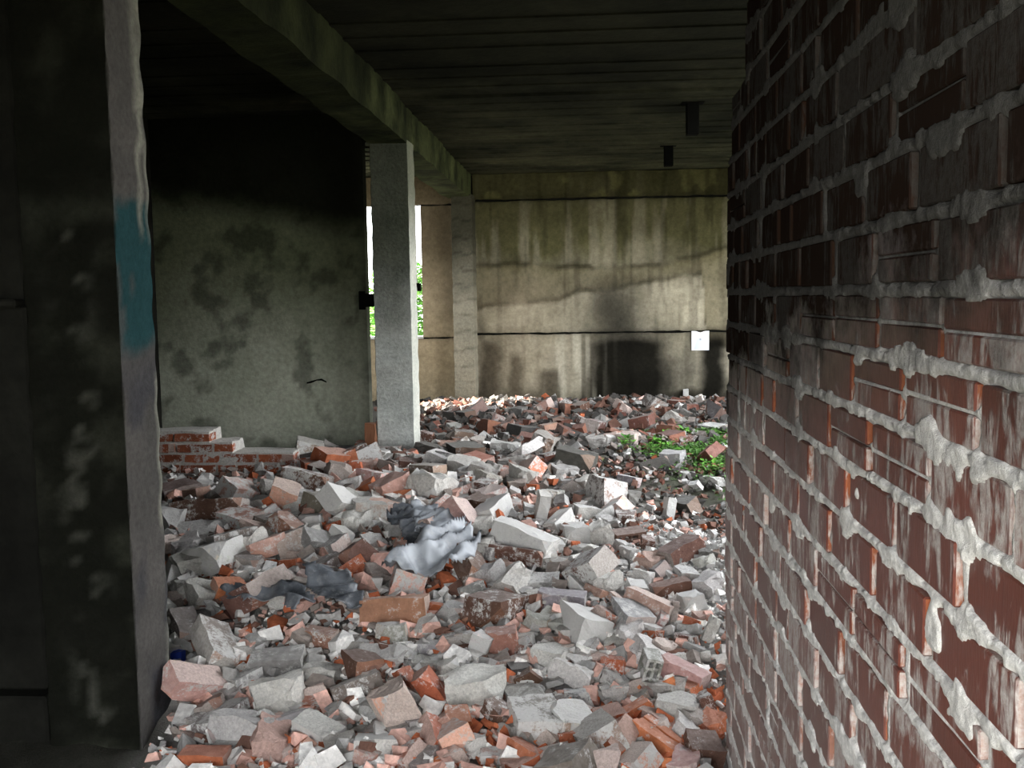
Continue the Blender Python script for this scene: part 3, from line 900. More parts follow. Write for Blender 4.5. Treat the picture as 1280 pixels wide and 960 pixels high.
def piece_mesh(kind, seed):
    r = random.Random(seed * 13 + ord(kind))
    bm = bmesh.new()
    if kind in 'WHK':
        L, Wd, H = 0.25, 0.12, 0.088 + r.uniform(-0.012, 0.012)
        if kind == 'H': L = 0.25
    elif kind == 'S':
        L, Wd, H = 0.25, 0.15 + r.uniform(-0.02, 0.05), 0.045 + r.uniform(0, 0.02)
    else:
        L, Wd, H = 0.25, 0.17 + r.uniform(-0.03, 0.03), 0.115 + r.uniform(-0.02, 0.04)
    bm_box(bm, -L / 2, L / 2, -Wd / 2, Wd / 2, -H / 2, H / 2)
    bm.faces.ensure_lookup_table()
    crust = 2
    if kind in 'WHK':
        for q in r.sample((0, 1, 2, 4, 5), r.choice((0, 1, 1))): bm.faces[q].material_index = crust
        if r.random() < 0.75: bm.faces[3].material_index = crust  # pale right end: mortar crust that also paints in light from the right
    else:
        for q in bm.faces: q.material_index = crust
        if r.random() < 0.5: bm.faces[r.randrange(6)].material_index = 0
    if kind == 'W':
        for q in range(r.choice((1, 2, 2))):
            s = Vector((r.choice((-1, 1)) * L / 2, r.choice((-1, 1)) * Wd / 2, r.choice((-1, 1)) * H / 2))
            no = Vector((s.x * r.uniform(.6, 1.4) / L, s.y * r.uniform(.6, 1.4) / Wd, s.z * r.uniform(.6, 1.4) / H)).normalized()
            cut(bm, s - no * r.uniform(0.008, 0.032), no, 1)
    elif kind == 'H':
        cut(bm, Vector((0.02 + r.uniform(-.02, .04), 0, 0)), Vector((1, r.uniform(-.5, .5), r.uniform(-.5, .5))).normalized(), 1)
        if r.random() < 0.7:
            s = Vector((-L / 2, r.choice((-1, 1)) * Wd / 2, r.choice((-1, 1)) * H / 2))
            no = Vector((-r.uniform(.2, 1), s.y / Wd * 2, s.z / H * 2)).normalized()
            cut(bm, s - no * r.uniform(0.015, 0.045), no, 1)
        xs_ = [v.co.x for v in bm.verts]; sc = 0.25 / (max(xs_) - min(xs_)); mid = (max(xs_) + min(xs_)) / 2
        for v in bm.verts: v.co = Vector(((v.co.x - mid) * sc, v.co.y * sc, v.co.z * sc))
    elif kind in 'CS':
        for q in range(5 if kind == 'C' else 4):
            no = Vector((r.uniform(-1, 1), r.uniform(-1, 1), r.uniform(-1, 1) * (1 if kind == 'C' else 0.35))).normalized()
            ext_ = max(abs(no.x) * L / 2, 0) + abs(no.y) * Wd / 2 + abs(no.z) * H / 2
            cut(bm, no * ext_ * r.uniform(0.60, 0.82), no, crust if r.random() < .7 else 1)
    if kind == 'K':
        # rows of holes through the brick
        pass
    bmesh.ops.triangulate(bm, faces=[q for q in bm.faces if len(q.verts) > 4])
    for it in range(2):
        bmesh.ops.subdivide_edges(bm, edges=[e for e in bm.edges if e.calc_length() > ((0.07 if it == 0 else 0.05) if kind in 'WHK' else (0.06 if it == 0 else 0.032))], cuts=1, use_grid_fill=True)
    bmesh.ops.triangulate(bm, faces=[q for q in bm.faces if len(q.verts) > 4])
    roughen(bm, 0.005 if kind in 'WHK' else 0.013, 14, seed)
    roughen(bm, 0.0035 if kind in 'WHK' else 0.008, 48, seed + 5)
    if kind == 'K':
        for ix in range(5):
            for iy in range(2):
                hx, hy = -0.09 + 0.045 * ix, -0.027 + 0.054 * iy
        # dark cavities as recessed boxes on the top and end faces
    bmesh.ops.recalc_face_normals(bm, faces=bm.faces)
    me = bpy.data.meshes.new({'W': 'whole_brick', 'H': 'half_brick', 'K': 'hollow_brick', 'S': 'flat_mortar', 'C': 'mortar_lump'}[kind])
    bm.to_mesh(me); bm.free()
    for m in ('skin', 'fresh', 'crust'): me.materials.append(M[m])
    return me

def hollow_mesh(seed):
    """perforated brick: ring walls and ribs around open cells along the long side"""
    bm = bmesh.new()
    L, Wd, H = 0.25, 0.12, 0.10
    t = 0.016; nc = 4
    xs_ = np.linspace(-L / 2, L / 2, nc + 1)
    bm_box(bm, -L / 2, L / 2, -Wd / 2, Wd / 2, -H / 2, -H / 2 + t)
    bm_box(bm, -L / 2, L / 2, -Wd / 2, Wd / 2, H / 2 - t, H / 2)
    bm_box(bm, -L / 2, L / 2, -Wd / 2, Wd / 2, -t / 2, t / 2)
    for i, x in enumerate(xs_):
        a = x - (t / 2 if 0 < i < nc else (0 if i == 0 else t)); b = a + t
        for z0, z1 in ((-H / 2 + t, -t / 2), (t / 2, H / 2 - t)):
            bm_box(bm, a, b, -Wd / 2, Wd / 2, z0, z1)
    bm_box(bm, -L / 2 + t, L / 2 - t, -0.012, 0.012, -H / 2 + t, H / 2 - t)
    roughen(bm, 0.003, 20, seed)
    bmesh.ops.recalc_face_normals(bm, faces=bm.faces)
    me = bpy.data.meshes.new('hollow_brick'); bm.to_mesh(me); bm.free()
    for m in ('skin', 'fresh', 'crust'): me.materials.append(M[m])
    return me
def ribbed_mesh(seed):
    """brick broken along its cells, so the long ribs show"""
    bm = bmesh.new()
    n = 36; L, Wd, H = 0.25, 0.16, 0.07
    for j in range(4):
        y0 = -Wd / 2 + j * Wd / 4
        bm_box(bm, -L / 2, L / 2, y0 + 0.003, y0 + Wd / 4 - 0.003, -H / 2, H / 2 - 0.008 * (j % 2) - 0.004 * j)
    bm_box(bm, -L / 2 + 0.01, L / 2 - 0.01, -Wd / 2 + 0.01, Wd / 2 - 0.01, -H / 2 + 0.004, H / 2 - 0.03)
    bmesh.ops.subdivide_edges(bm, edges=[e for e in bm.edges if e.calc_length() > 0.1], cuts=3, use_grid_fill=True)
    roughen(bm, 0.004, 22, seed)
    bmesh.ops.recalc_face_normals(bm, faces=bm.faces)
    me = bpy.data.meshes.new('ribbed_brick'); bm.to_mesh(me); bm.free()
    for m in ('skin', 'fresh', 'crust'): me.materials.append(M[m])
    return me

ARCH = {'W': [piece_mesh('W', s) for s in range(1, 9)], 'H': [piece_mesh('H', s) for s in range(1, 13)],
        'S': [piece_mesh('S', s) for s in range(1, 7)], 'C': [piece_mesh('C', s) for s in range(1, 13)],
        'K': [hollow_mesh(3)], 'R': [ribbed_mesh(4)]}

TINT = {'R': ((0.38, 0.115, 0.055), 0.42, 'orange-red'), 'O': ((0.48, 0.17, 0.075), 0.30, 'bright orange'),
        'P': ((0.52, 0.32, 0.265), 0.50, 'dusty pink'), 'B': ((0.145, 0.078, 0.058), 0.42, 'dark brown'),
        'T': ((0.33, 0.165, 0.115), 0.30, 'tan'), 'G': ((0.32, 0.31, 0.295), 0.50, 'grey'),
        'L': ((0.64, 0.62, 0.59), 0.85, 'pale lime-crusted'), 'D': ((0.075, 0.07, 0.064), 0.12, 'soot-blackened'),
        'N': ((0.20, 0.17, 0.15), 0.48, 'grey-brown'), 'M': ((0.17, 0.075, 0.055), 0.18, 'muted red')}

# x, y in the photo (centre), length in photo pixels, kind, tint, turn about the vertical, slope (right end up), lean
HERO = [
 (385,601,62,'W','B',-12,-14,0),(262,640,88,'W','B',4,4,0),(254,611,20,'H','L',80,70,0),(230,613,44,'H','B',30,12,0),(302,613,30,'H','P',60,-45,0),
 (336,642,26,'H','P',40,40,0),(355,646,24,'C','L',20,-20,0),(369,633,28,'C','L',0,20,0),(362,661,50,'W','T',-40,-28,0),(391,653,34,'H','L',0,3,0),
 (315,680,30,'C','L',50,30,0),(252,664,64,'S','G',5,4,0),(292,677,46,'H','N',40,5,0),(322,662,40,'C','P',-25,-15,0),(345,609,38,'C','G',20,-15,0),
 (325,628,30,'C','G',0,0,0),(437,607,36,'C','L',10,15,0),(466,598,36,'H','P',-20,-10,0),(490,608,36,'H','P',40,32,0),(503,618,30,'H','O',10,8,0),
 (524,612,18,'H','L',70,50,0),(525,628,22,'H','P',20,0,0),(487,642,60,'W','P',-14,-16,0),(447,624,52,'S','L',-20,-24,0),(428,627,34,'H','L',60,-55,0),
 (403,631,38,'H','N',-30,-10,0),(443,651,32,'C','L',50,20,0),(420,657,26,'H','R',30,20,0),(427,669,22,'H','L',-40,-30,0),(530,646,30,'C','L',0,-25,0),
 (560,655,20,'H','L',20,-20,0),(553,631,28,'H','P',40,50,0),(575,656,22,'H','P',30,20,0),(562,671,44,'H','B',10,8,0),(568,606,24,'C','G',0,-20,0),
 (527,575,36,'C','L',10,0,0),(503,574,22,'C','L',40,-20,0),(477,574,22,'C','L',20,15,0),(488,585,28,'H','B',-30,-15,0),(505,590,20,'C','G',0,0,0),
 (442,564,30,'W','B',30,22,0),(487,563,32,'W','B',4,3,0),(412,585,24,'H','R',20,5,0),(395,574,32,'H','D',-30,10,0),(555,588,38,'S','L',15,8,0),
 (567,578,46,'W','G',-20,-14,0),(537,560,42,'S','D',-30,-14,0),(516,595,24,'H','R',40,30,0),(540,606,34,'C','L',60,-40,0),
 (577,583,42,'C','L',-20,-14,0),(599,578,24,'H','R',60,5,0),(632,560,42,'C','G',0,-10,0),(655,564,42,'S','L',50,32,0),(620,571,20,'H','D',20,0,0),
 (682,581,18,'H','P',80,70,0),(705,589,32,'H','G',30,-8,0),(735,590,18,'K','P',20,12,0),(590,612,30,'H','P',30,20,0),(616,622,32,'H','P',30,16,0),
 (641,634,32,'H','P',10,5,0),(569,618,24,'C','L',0,0,0),(570,629,16,'H','O',0,10,0),(577,646,28,'H','P',60,-50,0),(597,622,22,'H','B',20,-20,0),
 (600,656,36,'C','L',20,15,0),(645,607,28,'C','B',0,0,0),(677,637,46,'W','L',75,78,20),(655,673,78,'W','L',-22,-22,0),(648,692,72,'W','B',-10,-8,0),
 (735,641,34,'H','L',20,-14,0),(700,651,28,'H','L',50,40,0),(721,666,36,'H','L',15,0,0),(690,681,28,'H','L',30,-10,0),(603,686,40,'C','L',25,18,0),
 (574,676,42,'H','B',20,15,0),(587,704,48,'W','B',-60,-46,0),(738,617,20,'C','L',0,-30,0),
 (836,637,32,'W','L',85,80,30),(783,648,28,'H','B',5,-3,0),(762,651,24,'C','L',0,0,0),(784,671,40,'K','B',30,0,0),(811,678,20,'H','B',0,-10,0),
 (850,688,48,'W','B',40,22,0),(888,567,28,'H','M',50,36,0),(842,574,22,'H','G',70,10,0),(745,552,28,'C','N',0,0,0),(766,546,32,'C','T',10,10,0),
 (886,690,30,'C','D',0,0,0),(862,665,10,'H','O',0,0,0),(815,581,38,'W','D',20,14,0),
 (287,736,34,'H','O',40,-22,0),(214,709,20,'H','O',0,-20,0),(247,707,46,'C','G',40,10,0),(254,742,38,'C','G',-40,-30,0),(221,746,28,'H','P',10,0,0),
 (305,700,54,'W','N',-20,-10,0),(334,716,26,'H','L',70,60,0),(280,713,32,'H','B',10,10,0),(313,750,44,'S','L',15,14,0),(362,719,28,'C','N',20,25,0),
 (386,721,30,'C','P',0,-20,0),(355,750,42,'C','G',10,10,0),(270,806,56,'W','N',-50,-42,10),(232,782,40,'W','N',-50,-38,0),(310,812,38,'C','N',10,-10,0),
 (347,828,66,'W','G',6,3,0),(494,761,84,'W','T',2,2,0),(548,761,26,'H','R',-10,-8,0),(535,782,32,'C','L',40,40,0),(497,701,66,'W','P',8,4,0),
 (460,730,40,'H','L',10,-4,0),(443,754,42,'C','P',15,10,0),(430,736,28,'C','L',30,20,0),(444,696,36,'H','B',40,40,0),(413,707,36,'H','N',40,30,0),
 (400,796,42,'W','T',-14,-8,0),(492,791,44,'H','G',8,0,0),(545,811,48,'W','G',-8,0,0),(566,766,38,'C','G',-20,-18,0),(478,820,66,'S','G',0,0,0),
 (504,817,28,'C','L',-20,-20,0),(450,801,40,'S','N',10,5,0),(408,841,54,'C','G',-5,-6,0),(446,858,58,'W','N',24,18,0),(511,856,44,'W','R',-60,-58,0),
 (540,862,54,'W','R',-62,-56,10),(592,859,86,'C','L',5,-4,0),(578,901,44,'H','O',10,-5,0),(398,914,54,'H','L',-22,-20,0),(475,932,58,'H','L',4,0,0),
 (386,881,44,'W','R',6,2,0),(350,869,68,'C','L',20,10,0),(302,914,76,'C','G',-10,-12,0),(256,950,56,'W','R',0,-3,0),(241,852,52,'W','P',50,-50,0),
 (543,921,34,'H','R',-60,-55,0),(515,921,38,'H','N',20,15,0),(511,943,26,'H','R',60,50,0),(380,934,20,'H','O',50,40,0),
 (629,896,44,'W','B',-40,-36,0),(655,870,66,'S','G',10,8,0),(671,908,42,'H','N',-70,-20,0),(697,896,50,'S','L',40,30,0),(692,877,30,'C','L',25,20,0),
 (624,947,46,'W','P',0,0,20),(655,941,38,'H','O',-30,-20,0),(691,943,44,'W','P',15,8,0),(726,876,42,'H','G',2,0,0),(742,905,48,'S','L',-15,-12,0),
 (745,953,66,'C','P',10,6,0),(650,838,28,'H','D',20,0,0),(642,827,38,'W','P',15,12,0),(690,819,54,'C','L',-10,-10,0),(716,841,56,'C','L',-20,-18,0),
 (853,841,56,'W','P',-30,-20,0),(768,831,34,'H','R',-10,-4,0),(810,840,54,'K','G',84,76,0),(850,885,66,'C','G',-5,-10,0),(790,892,48,'W','O',30,22,0),
 (833,924,66,'R','O',-35,-30,20),(884,882,34,'H','B',80,-68,0),(892,906,30,'H','O',40,36,0),(785,941,30,'H','R',20,15,0),(800,926,28,'C','L',50,45,0),
 (601,770,52,'W','T',18,12,0),(650,757,46,'C','L',-10,-8,0),(702,751,62,'W','G',-6,-4,0),(622,785,42,'S','L',0,0,0),(643,784,30,'S','L',0,10,0),
 (602,807,36,'H','L',80,70,0),(578,801,44,'H','N',15,10,0),(630,802,46,'H','T',5,4,0),(700,773,56,'S','G',-10,-8,0),(673,777,40,'C','G',0,-20,0),
 (673,728,56,'W','G',2,0,0),(643,727,34,'C','L',60,50,0),(610,719,36,'C','G',40,30,0),(628,742,32,'C','D',0,0,0),(590,737,32,'H','G',20,20,0),
 (690,701,18,'C','L',0,0,0),(720,732,24,'H','L',-30,-50,0),(675,738,16,'C','L',0,0,0),(757,729,40,'C','L',30,20,0),(800,736,34,'H','L',10,-15,0),
 (838,736,48,'W','B',18,10,0),(812,757,56,'W','P',-30,-22,0),(826,776,30,'H','P',60,60,0),(768,769,34,'H','P',20,20,0),(771,749,18,'H','P',-40,-40,0),
 (866,752,30,'H','L',20,8,0),(843,766,40,'S','B',85,80,0),(868,779,26,'H','R',-20,-18,0),(804,782,34,'C','L',0,-10,0),(816,794,30,'H','R',-5,-4,0),
 (838,822,46,'S','L',5,0,0),(889,786,36,'C','L',60,60,0),(748,819,50,'S','P',10,10,0),(770,800,44,'S','G',20,15,0),(725,805,44,'S','G',25,20,0),
 (860,862,30,'H','R',-30,-10,0),(712,793,34,'C','L',20,0,0),(560,836,34,'C','L',20,20,0),(515,890,40,'S','G',15,12,0),(470,888,46,'C','G',10,0,0),
 (430,890,42,'C','N',10,0,0),(425,930,40,'C','N',0,10,0),(440,945,34,'H','L',10,10,0),(320,945,42,'S','N',20,10,0),(285,866,52,'S','N',20,16,0),
 (250,902,40,'C','N',10,0,0),(590,930,40,'C','L',10,10,0),(560,945,44,'H','P',20,16,0),(655,800,36,'C','L',10,10,0),(770,862,40,'C','L',0,10,0),
 (790,858,34,'H','P',30,10,0),(765,900,40,'H','R',10,14,0),(700,925,28,'H','R',10,0,0),(720,925,44,'H','R',8,4,0),(860,920,36,'C','L',-40,-36,0),
 (880,935,44,'H','B',10,-10,0),(770,925,36,'H','R',60,40,0),(860,800,34,'H','B',-10,-6,0),(875,820,30,'C','L',0,0,0),
]

pieces = []   # records for labels
occupied = []
def place(px, py, Lp, kind, tint, yaw, slope, lean, rnd, sink=None):
    p0 = ground_hit(px, py)
    scale = (Lp * (p0.length if False else (p0 - Vector((0, 0, E))).length) / F) / 0.25
    yr = math.radians(yaw)
    fore = max(0.55, math.hypot(math.cos(yr), 0.35 * math.sin(yr)))
    upright = abs(slope) > 55
    scale = scale / (1.0 if upright else fore) * (0.82 if kind in 'CS' else 0.93)
    me = rnd.choice(ARCH[kind])
    o = bpy.data.objects.new('piece', me); COL.objects.link(o)
    s = scale
    o.scale = (s, s * rnd.uniform(0.9, 1.12), s * rnd.uniform(0.9, 1.15))
    # long axis turned in plan, then sloped in the vertical plane that faces the camera
    R = Matrix.Rotation(math.radians(-slope * (1 if upright else 0.8)), 3, 'Y') @ Matrix.Rotation(yr if not upright else math.radians(rnd.uniform(-20, 20)), 3, 'Z') @ Matrix.Rotation(math.radians(lean + rnd.uniform(-16, 16)), 3, 'X')
    o.rotation_euler = R.to_euler()
    # rest on the ground: lowest corner sinks a little into the dust
    M3 = R @ Matrix.Diagonal(Vector(o.scale))
    zmin = min((M3 @ v.co).z for v in me.vertices); zmax = max((M3 @ v.co).z for v in me.vertices)
    hgt = zmax - zmin
    p = ground_hit(px, py, hgt * 0.30)
    o.location = (p.x, p.y, p.z)
    o.location.z = float(terrain(p.x, p.y)) - zmin - hgt * (0.22 if sink is None else sink)
    cbase, al, word = TINT[tint]
    j = rnd.uniform(0.82, 1.18)
    o.color = (cbase[0] * j, cbase[1] * j * rnd.uniform(.94, 1.06), cbase[2] * j * rnd.uniform(.92, 1.08), min(1, max(0, al + rnd.uniform(-.12, .2))))
    pose = 'standing on end' if upright else ('tilted' if abs(slope) > 18 else 'lying flat')
    pieces.append(dict(o=o, px=px, py=py, L=scale * 0.25, kind=kind, tint=tint, pose=pose, word=word))
    occupied.append((px, py, Lp))
    return o

hr = random.Random(21)
for h_ in HERO: place(*h_, hr)

# further pieces where the photo shows a carpet of similar ones
fr = random.Random(5)
SHEETS = {'grey': [(525,655),(560,660),(582,676),(590,700),(603,718),(598,742),(560,752),(515,752),(478,750),(488,726),(515,722),(528,704),(515,690),(508,668)],
          'back': [(500,650),(535,652),(548,680),(532,706),(512,712),(505,690),(480,675),(486,660)],
          'mid': [(372,746),(405,745),(440,756),(462,772),(452,790),(420,788),(400,778),(380,772)],
          'left': [(268,770),(300,760),(330,757),(360,762),(392,772),(396,790),(372,806),(345,792),(310,790),(280,786)]}
def in_poly(px, py, P):
    c_ = False; j = len(P) - 1
    for i in range(len(P)):
        (xi, yi), (xj, yj) = P[i], P[j]
        if (yi > py) != (yj > py) and px < (xj - xi) * (py - yi) / (yj - yi) + xi: c_ = not c_
        j = i
    return c_
def in_sheets(px, py): return any(in_poly(px, py - 4, P) for P in SHEETS.values())
def filler(n, xr, yr_, sizes, kinds, tints, gap=0.62):
    k = 0; tries = 0
    while k < n and tries < n * 60:
        tries += 1
        px, py = fr.uniform(*xr), fr.uniform(*yr_)
        Lm = fr.uniform(*sizes)
        d_ = (ground_hit(px, py) - Vector((0, 0, E))).length
        Lp = Lm * F / d_
        if in_sheets(px, py): continue
        if any((px - a) ** 2 + ((py - b) * 1.5) ** 2 < (gap * 0.5 * (Lp + c_)) ** 2 for a, b, c_ in occupied): continue
        p = ground_hit(px, py)
        if p.y > 11.3 or (p.x > WX - 0.12 and p.y < 3.5) or (p.x < PN_X1 + 0.12 and p.y < 3.8): continue
        if PM_X0 - .1 < p.x < PM_X1 + .12 and PM_Y0 - .12 < p.y < PM_Y0 + .4: continue
        place(px, py, Lp, fr.choice(kinds), fr.choice(tints), fr.uniform(-80, 80), fr.choice((0, 0, 10, -10, 20, -20, 35, -35)), 0, fr)
        k += 1
# far, sooty field
filler(120, (560, 898), (499, 552), (0.08, 0.17), 'HHHHWCS', 'DDDNNBBMMMGP', 0.45)
filler(30, (530, 700), (545, 600), (0.10, 0.20), 'HHCS', 'DDDNNGBR', 0.5)
filler(10, (700, 895), (575, 640), (0.08, 0.16), 'HC', 'DNG', 0.8)
filler(16, (380, 520), (556, 592), (0.12, 0.22), 'HHWC', 'DBRNR', 0.5)
# bright middle
filler(40, (215, 560), (600, 740), (0.09, 0.18), 'HHCC', 'LLGPPNBR', 0.5)
filler(40, (560, 790), (600, 830), (0.07, 0.16), 'HHCCS', 'LLLGGPBR', 0.5)
filler(14, (780, 895), (690, 830), (0.06, 0.13), 'HCCS', 'LLGGPR', 0.6)
# foreground
filler(26, (232, 540), (800, 958), (0.07, 0.15), 'HCCS', 'GGNNNPRB', 0.5)
filler(34, (540, 900), (830, 958), (0.06, 0.14), 'HHCS', 'RRRPPLGNNB', 0.5)

# labels that single each piece out: look + pose + rank of closeness to a landmark
LAND = [('the grey plastic sheet', 540, 705), ('the black plastic scraps', 350, 775), ('the near left pillar', 222, 900), ('the right brick wall', 905, 850),
        ('the low brick stump', 285, 585), ('the middle pillar', 495, 556), ('the far pillar', 578, 512), ('the back wall soot patch', 775, 497),
        ('the green weeds', 830, 565), ('the white ash patch', 830, 705), ('the tan whole brick', 494, 761), ('the biggest pale lump', 592, 859),
        ('the orange ribbed brick', 833, 924), ('the tall upright brick', 677, 637)]
ORD = ['', 'second', 'third', 'fourth', 'fifth', 'sixth', 'seventh', 'eighth', 'ninth', 'tenth', 'eleventh', 'twelfth', 'thirteenth', 'fourteenth', 'fifteenth', 'sixteenth']
KINDW = {'W': 'brick', 'H': 'broken brick', 'K': 'perforated brick', 'R': 'ribbed brick', 'S': 'flat mortar slab', 'C': 'mortar lump'}
CATW = {'W': 'brick', 'H': 'brick', 'K': 'brick', 'R': 'brick', 'S': 'mortar', 'C': 'mortar'}
NAMEW = {'W': 'loose_brick', 'H': 'broken_brick', 'K': 'perforated_brick', 'R': 'ribbed_brick', 'S': 'mortar_slab', 'C': 'mortar_lump'}
special = {(494, 761): 'tan whole brick with one white end, lying flat beside the grey plastic sheet',
           (592, 859): 'largest pale mortar lump, in the middle of the foreground rubble',
           (833, 924): 'bright orange ribbed brick tilted near the foot of the right brick wall',
           (677, 637): 'tall pale lime-crusted brick standing on end above the heap, dark on its left side'}
buckets = {}
for r_ in pieces:
    pp = project(r_['o'].location); r_['pp'] = pp
    if (r_['px'], r_['py']) in special:
        r_['label'] = special[(r_['px'], r_['py'])]; continue
    i = min(range(len(LAND)), key=lambda q: (LAND[q][1] - pp[0]) ** 2 + ((LAND[q][2] - pp[1]) * 1.3) ** 2)
    big = 'large' if r_['L'] > 0.24 else ('small' if r_['L'] < 0.115 else '')
    buckets.setdefault((big, r_['word'], r_['kind'], r_['pose'], i), []).append(r_)
for (big, word, kind, pose, i), rs in buckets.items():
    ln, lx_, ly_ = LAND[i]
    rs.sort(key=lambda r_: (lx_ - r_['pp'][0]) ** 2 + ((ly_ - r_['pp'][1]) * 1.3) ** 2)
    for q, r_ in enumerate(rs):
        w = (big + ' ' if big else '') + word + ' ' + KINDW[kind]
        r_['label'] = f'{w} {pose}, {ORD[q]} nearest {ln}'.replace('  ', ' ').replace(',  ', ', ')
for r_ in pieces:
    o = r_['o']; o.name = NAMEW[r_['kind']]
    tag(o, r_['label'], CATW[r_['kind']], 'loose bricks in the rubble' if CATW[r_['kind']] == 'brick' else 'mortar lumps in the rubble')

# ------------------------------------------------------------------ small rubble: thousands of chips, one object
def chips(name, n, sampler, label, smin, smax, seed):
    r = np.random.default_rng(seed)
    V, Fc, C = [], [], []
    base = np.array([(-1, -1, -1), (1, -1, -1), (1, 1, -1), (-1, 1, -1), (-1, -1, 1), (1, -1, 1), (1, 1, 1), (-1, 1, 1)], float) * 0.5
    fq = [(3, 2, 1, 0), (4, 5, 6, 7), (0, 1, 5, 4), (1, 2, 6, 5), (2, 3, 7, 6), (3, 0, 4, 7)]
    pal = {k_: np.array(v_[0]) for k_, v_ in TINT.items()}
    for q in range(n):
        x, y = sampler(r)
        if (PM_X0 - .05 < x < PM_X1 + .05 and PM_Y0 - .05 < y < PM_Y0 + .33) or (x > WX - 0.09 and y < 3.5) or (x < PN_X1 + 0.04 and 3.2 < y < 3.8): continue
        s = smin + (smax - smin) * r.random() ** 2.2
        if x > 0.0 and 4.2 < y < 7.6: s = min(s, smin + 0.35 * (smax - smin))
        dims = np.array([1.0, r.uniform(.5, .9), r.uniform(.3, .7)]) * s
        v = base * dims + r.uniform(-.17, .17, (8, 3)) * s
        e = Euler((r.uniform(-.6, .6), r.uniform(-.6, .6), r.uniform(0, 6.3))).to_matrix()
        v = v @ np.array(e).T
        z = float(terrain(x, y))
        v += np.array([x, y, z - v[:, 2].min() - 0.25 * dims[2]])
        so, re_, ash = float(zone_soot(x, y)), float(zone_red(x, y)), float(zone_ash(x, y))
        u = r.random()
        if ash > 0.45: t = 'L' if u < .55 else 'G' if u < .9 else 'P'
        elif re_ > 0.4: t = 'R' if u < .38 else 'P' if u < .55 else 'L' if u < .75 else 'G' if u < .9 else 'O'
        elif u < so * 0.93: t = r.choice(list('DDDDNNBBMG'))
        else: t = r.choice(list('LLLGGGNPPBR'))
        col = pal[t] * r.uniform(.8, 1.25)
        b = len(V) * 8
        V.append(v); C.append(np.repeat(col[None], 8, 0))
        Fc += [tuple(b + i for i in f_) for f_ in fq]
    V = np.concatenate(V); C = np.concatenate(C)
    me = bpy.data.meshes.new(name); me.from_pydata(V.tolist(), [], Fc)
    set_col(me, np.clip(C, 0, 1.2))
    o = link(name, me, None, [M['debris']])
    return tag(o, label, 'rubble', kind='stuff')
def samp_main(r):
    y = 2.6 + 4.4 * r.random() ** 1.0
    return r.uniform(-0.42 * y - 0.1, 0.20 * y + 0.1), y
def samp_far(r):
    y = 6.5 + 4.9 * r.random()
    return r.uniform(-0.21 * y, 0.22 * y), y
def samp_front(r):
    y = 2.7 + 1.6 * r.random()
    return r.uniform(-1.6, 0.48), y
def samp_ash(r):
    return 0.50 + 0.30 * r.standard_normal(), 4.75 + 0.45 * r.standard_normal()
chips('rubble_chips', 6500, samp_main, 'small chips of brick and mortar strewn through the bright heap', 0.018, 0.085, 31)
chips('far_rubble_chips', 3900, samp_far, 'sooty chips strewn over the far floor', 0.022, 0.095, 32)
chips('front_rubble_chips', 3000, samp_front, 'reddish and grey chips between the foreground bricks', 0.010, 0.045, 33)
chips('ash_crumbs', 3500, samp_ash, 'pale ash and mortar crumbs beside the right brick wall', 0.006, 0.028, 34)

# ------------------------------------------------------------------ low brick stump on the left
LBY = 6.75
stump = empty('low_brick_wall', (at(290, 600, LBY).x, LBY, float(terrain(-2.4, LBY))))
tag(stump, 'low stepped stump of brickwork with thick pale mortar against the left wall', 'brick wall', kind='thing')
sx0 = -3.3
tops = [(262, 541), (290, 554), (368, 569)]
lp = 13.6 * LBY / F
z_top = at(290, 569, LBY).z
mbm = bmesh.new()
levels = []                     # (x end, z0, z1)
zc = at(235, 541, LBY).z
ends = [at(262, 545, LBY).x, at(291, 560, LBY).x] + [at(368, 580, LBY).x] * 6
lr = random.Random(3)
for q, xe in enumerate(ends):
    z1 = zc - q * lp; z0 = z1 - lp
    if z1 < 0.2: break
    bm_box(mbm, sx0, xe - 0.006, LBY + 0.006, LBY + 0.25, z0 - 0.002, z1 + 0.006)
    x = xe - 0.004
    first = True
    while x > sx0 + 0.05:
        Lb = (0.25 if lr.random() < 0.7 else 0.125) if not (first and q % 2) else 0.13
        Lb = min(Lb, x - sx0)
        bm = bmesh.new()
        pr = lr.uniform(-0.004, 0.006)
        bm_box(bm, x - Lb, x, LBY - pr, LBY + 0.12, z0 + 0.011, z1 - 0.009)
        bmesh.ops.subdivide_edges(bm, edges=[e for e in bm.edges if e.calc_length() > 0.07], cuts=2, use_grid_fill=True)
        roughen(bm, 0.006, 18, lr.randrange(40))
        for f_ in bm.faces:
            f_.material_index = 2 if (f_.calc_center_median().z > z1 - 0.02 and lr.random() < 0.7) or lr.random() < 0.12 else 0
        me = bpy.data.meshes.new('brick'); bm.to_mesh(me); bm.free()
        for m in ('skin', 'fresh', 'crust'): me.materials.append(M[m])
        o = link('brick', me, stump)
        o.matrix_parent_inverse = Matrix.Translation(stump.location).inverted()
        cb = TINT['R'][0]; j = lr.uniform(0.7, 1.15)
        o.color = (cb[0] * j * .9, cb[1] * j * .9, cb[2] * j * .9, 0.50)
        x -= Lb + lr.uniform(0.012, 0.022); first = False
bmesh.ops.subdivide_edges(mbm, edges=[e for e in mbm.edges if e.calc_length() > 0.1], cuts=12, use_grid_fill=True)
roughen(mbm, 0.009, 20, 8)
me = bpy.data.meshes.new('mortar'); mbm.to_mesh(me); mbm.free()
for m in ('crust',): me.materials.append(M[m])
o = link('mortar', me, stump); o.color = (0.5, 0.48, 0.45, 1)
o.matrix_parent_inverse = Matrix.Translation(stump.location).inverted()

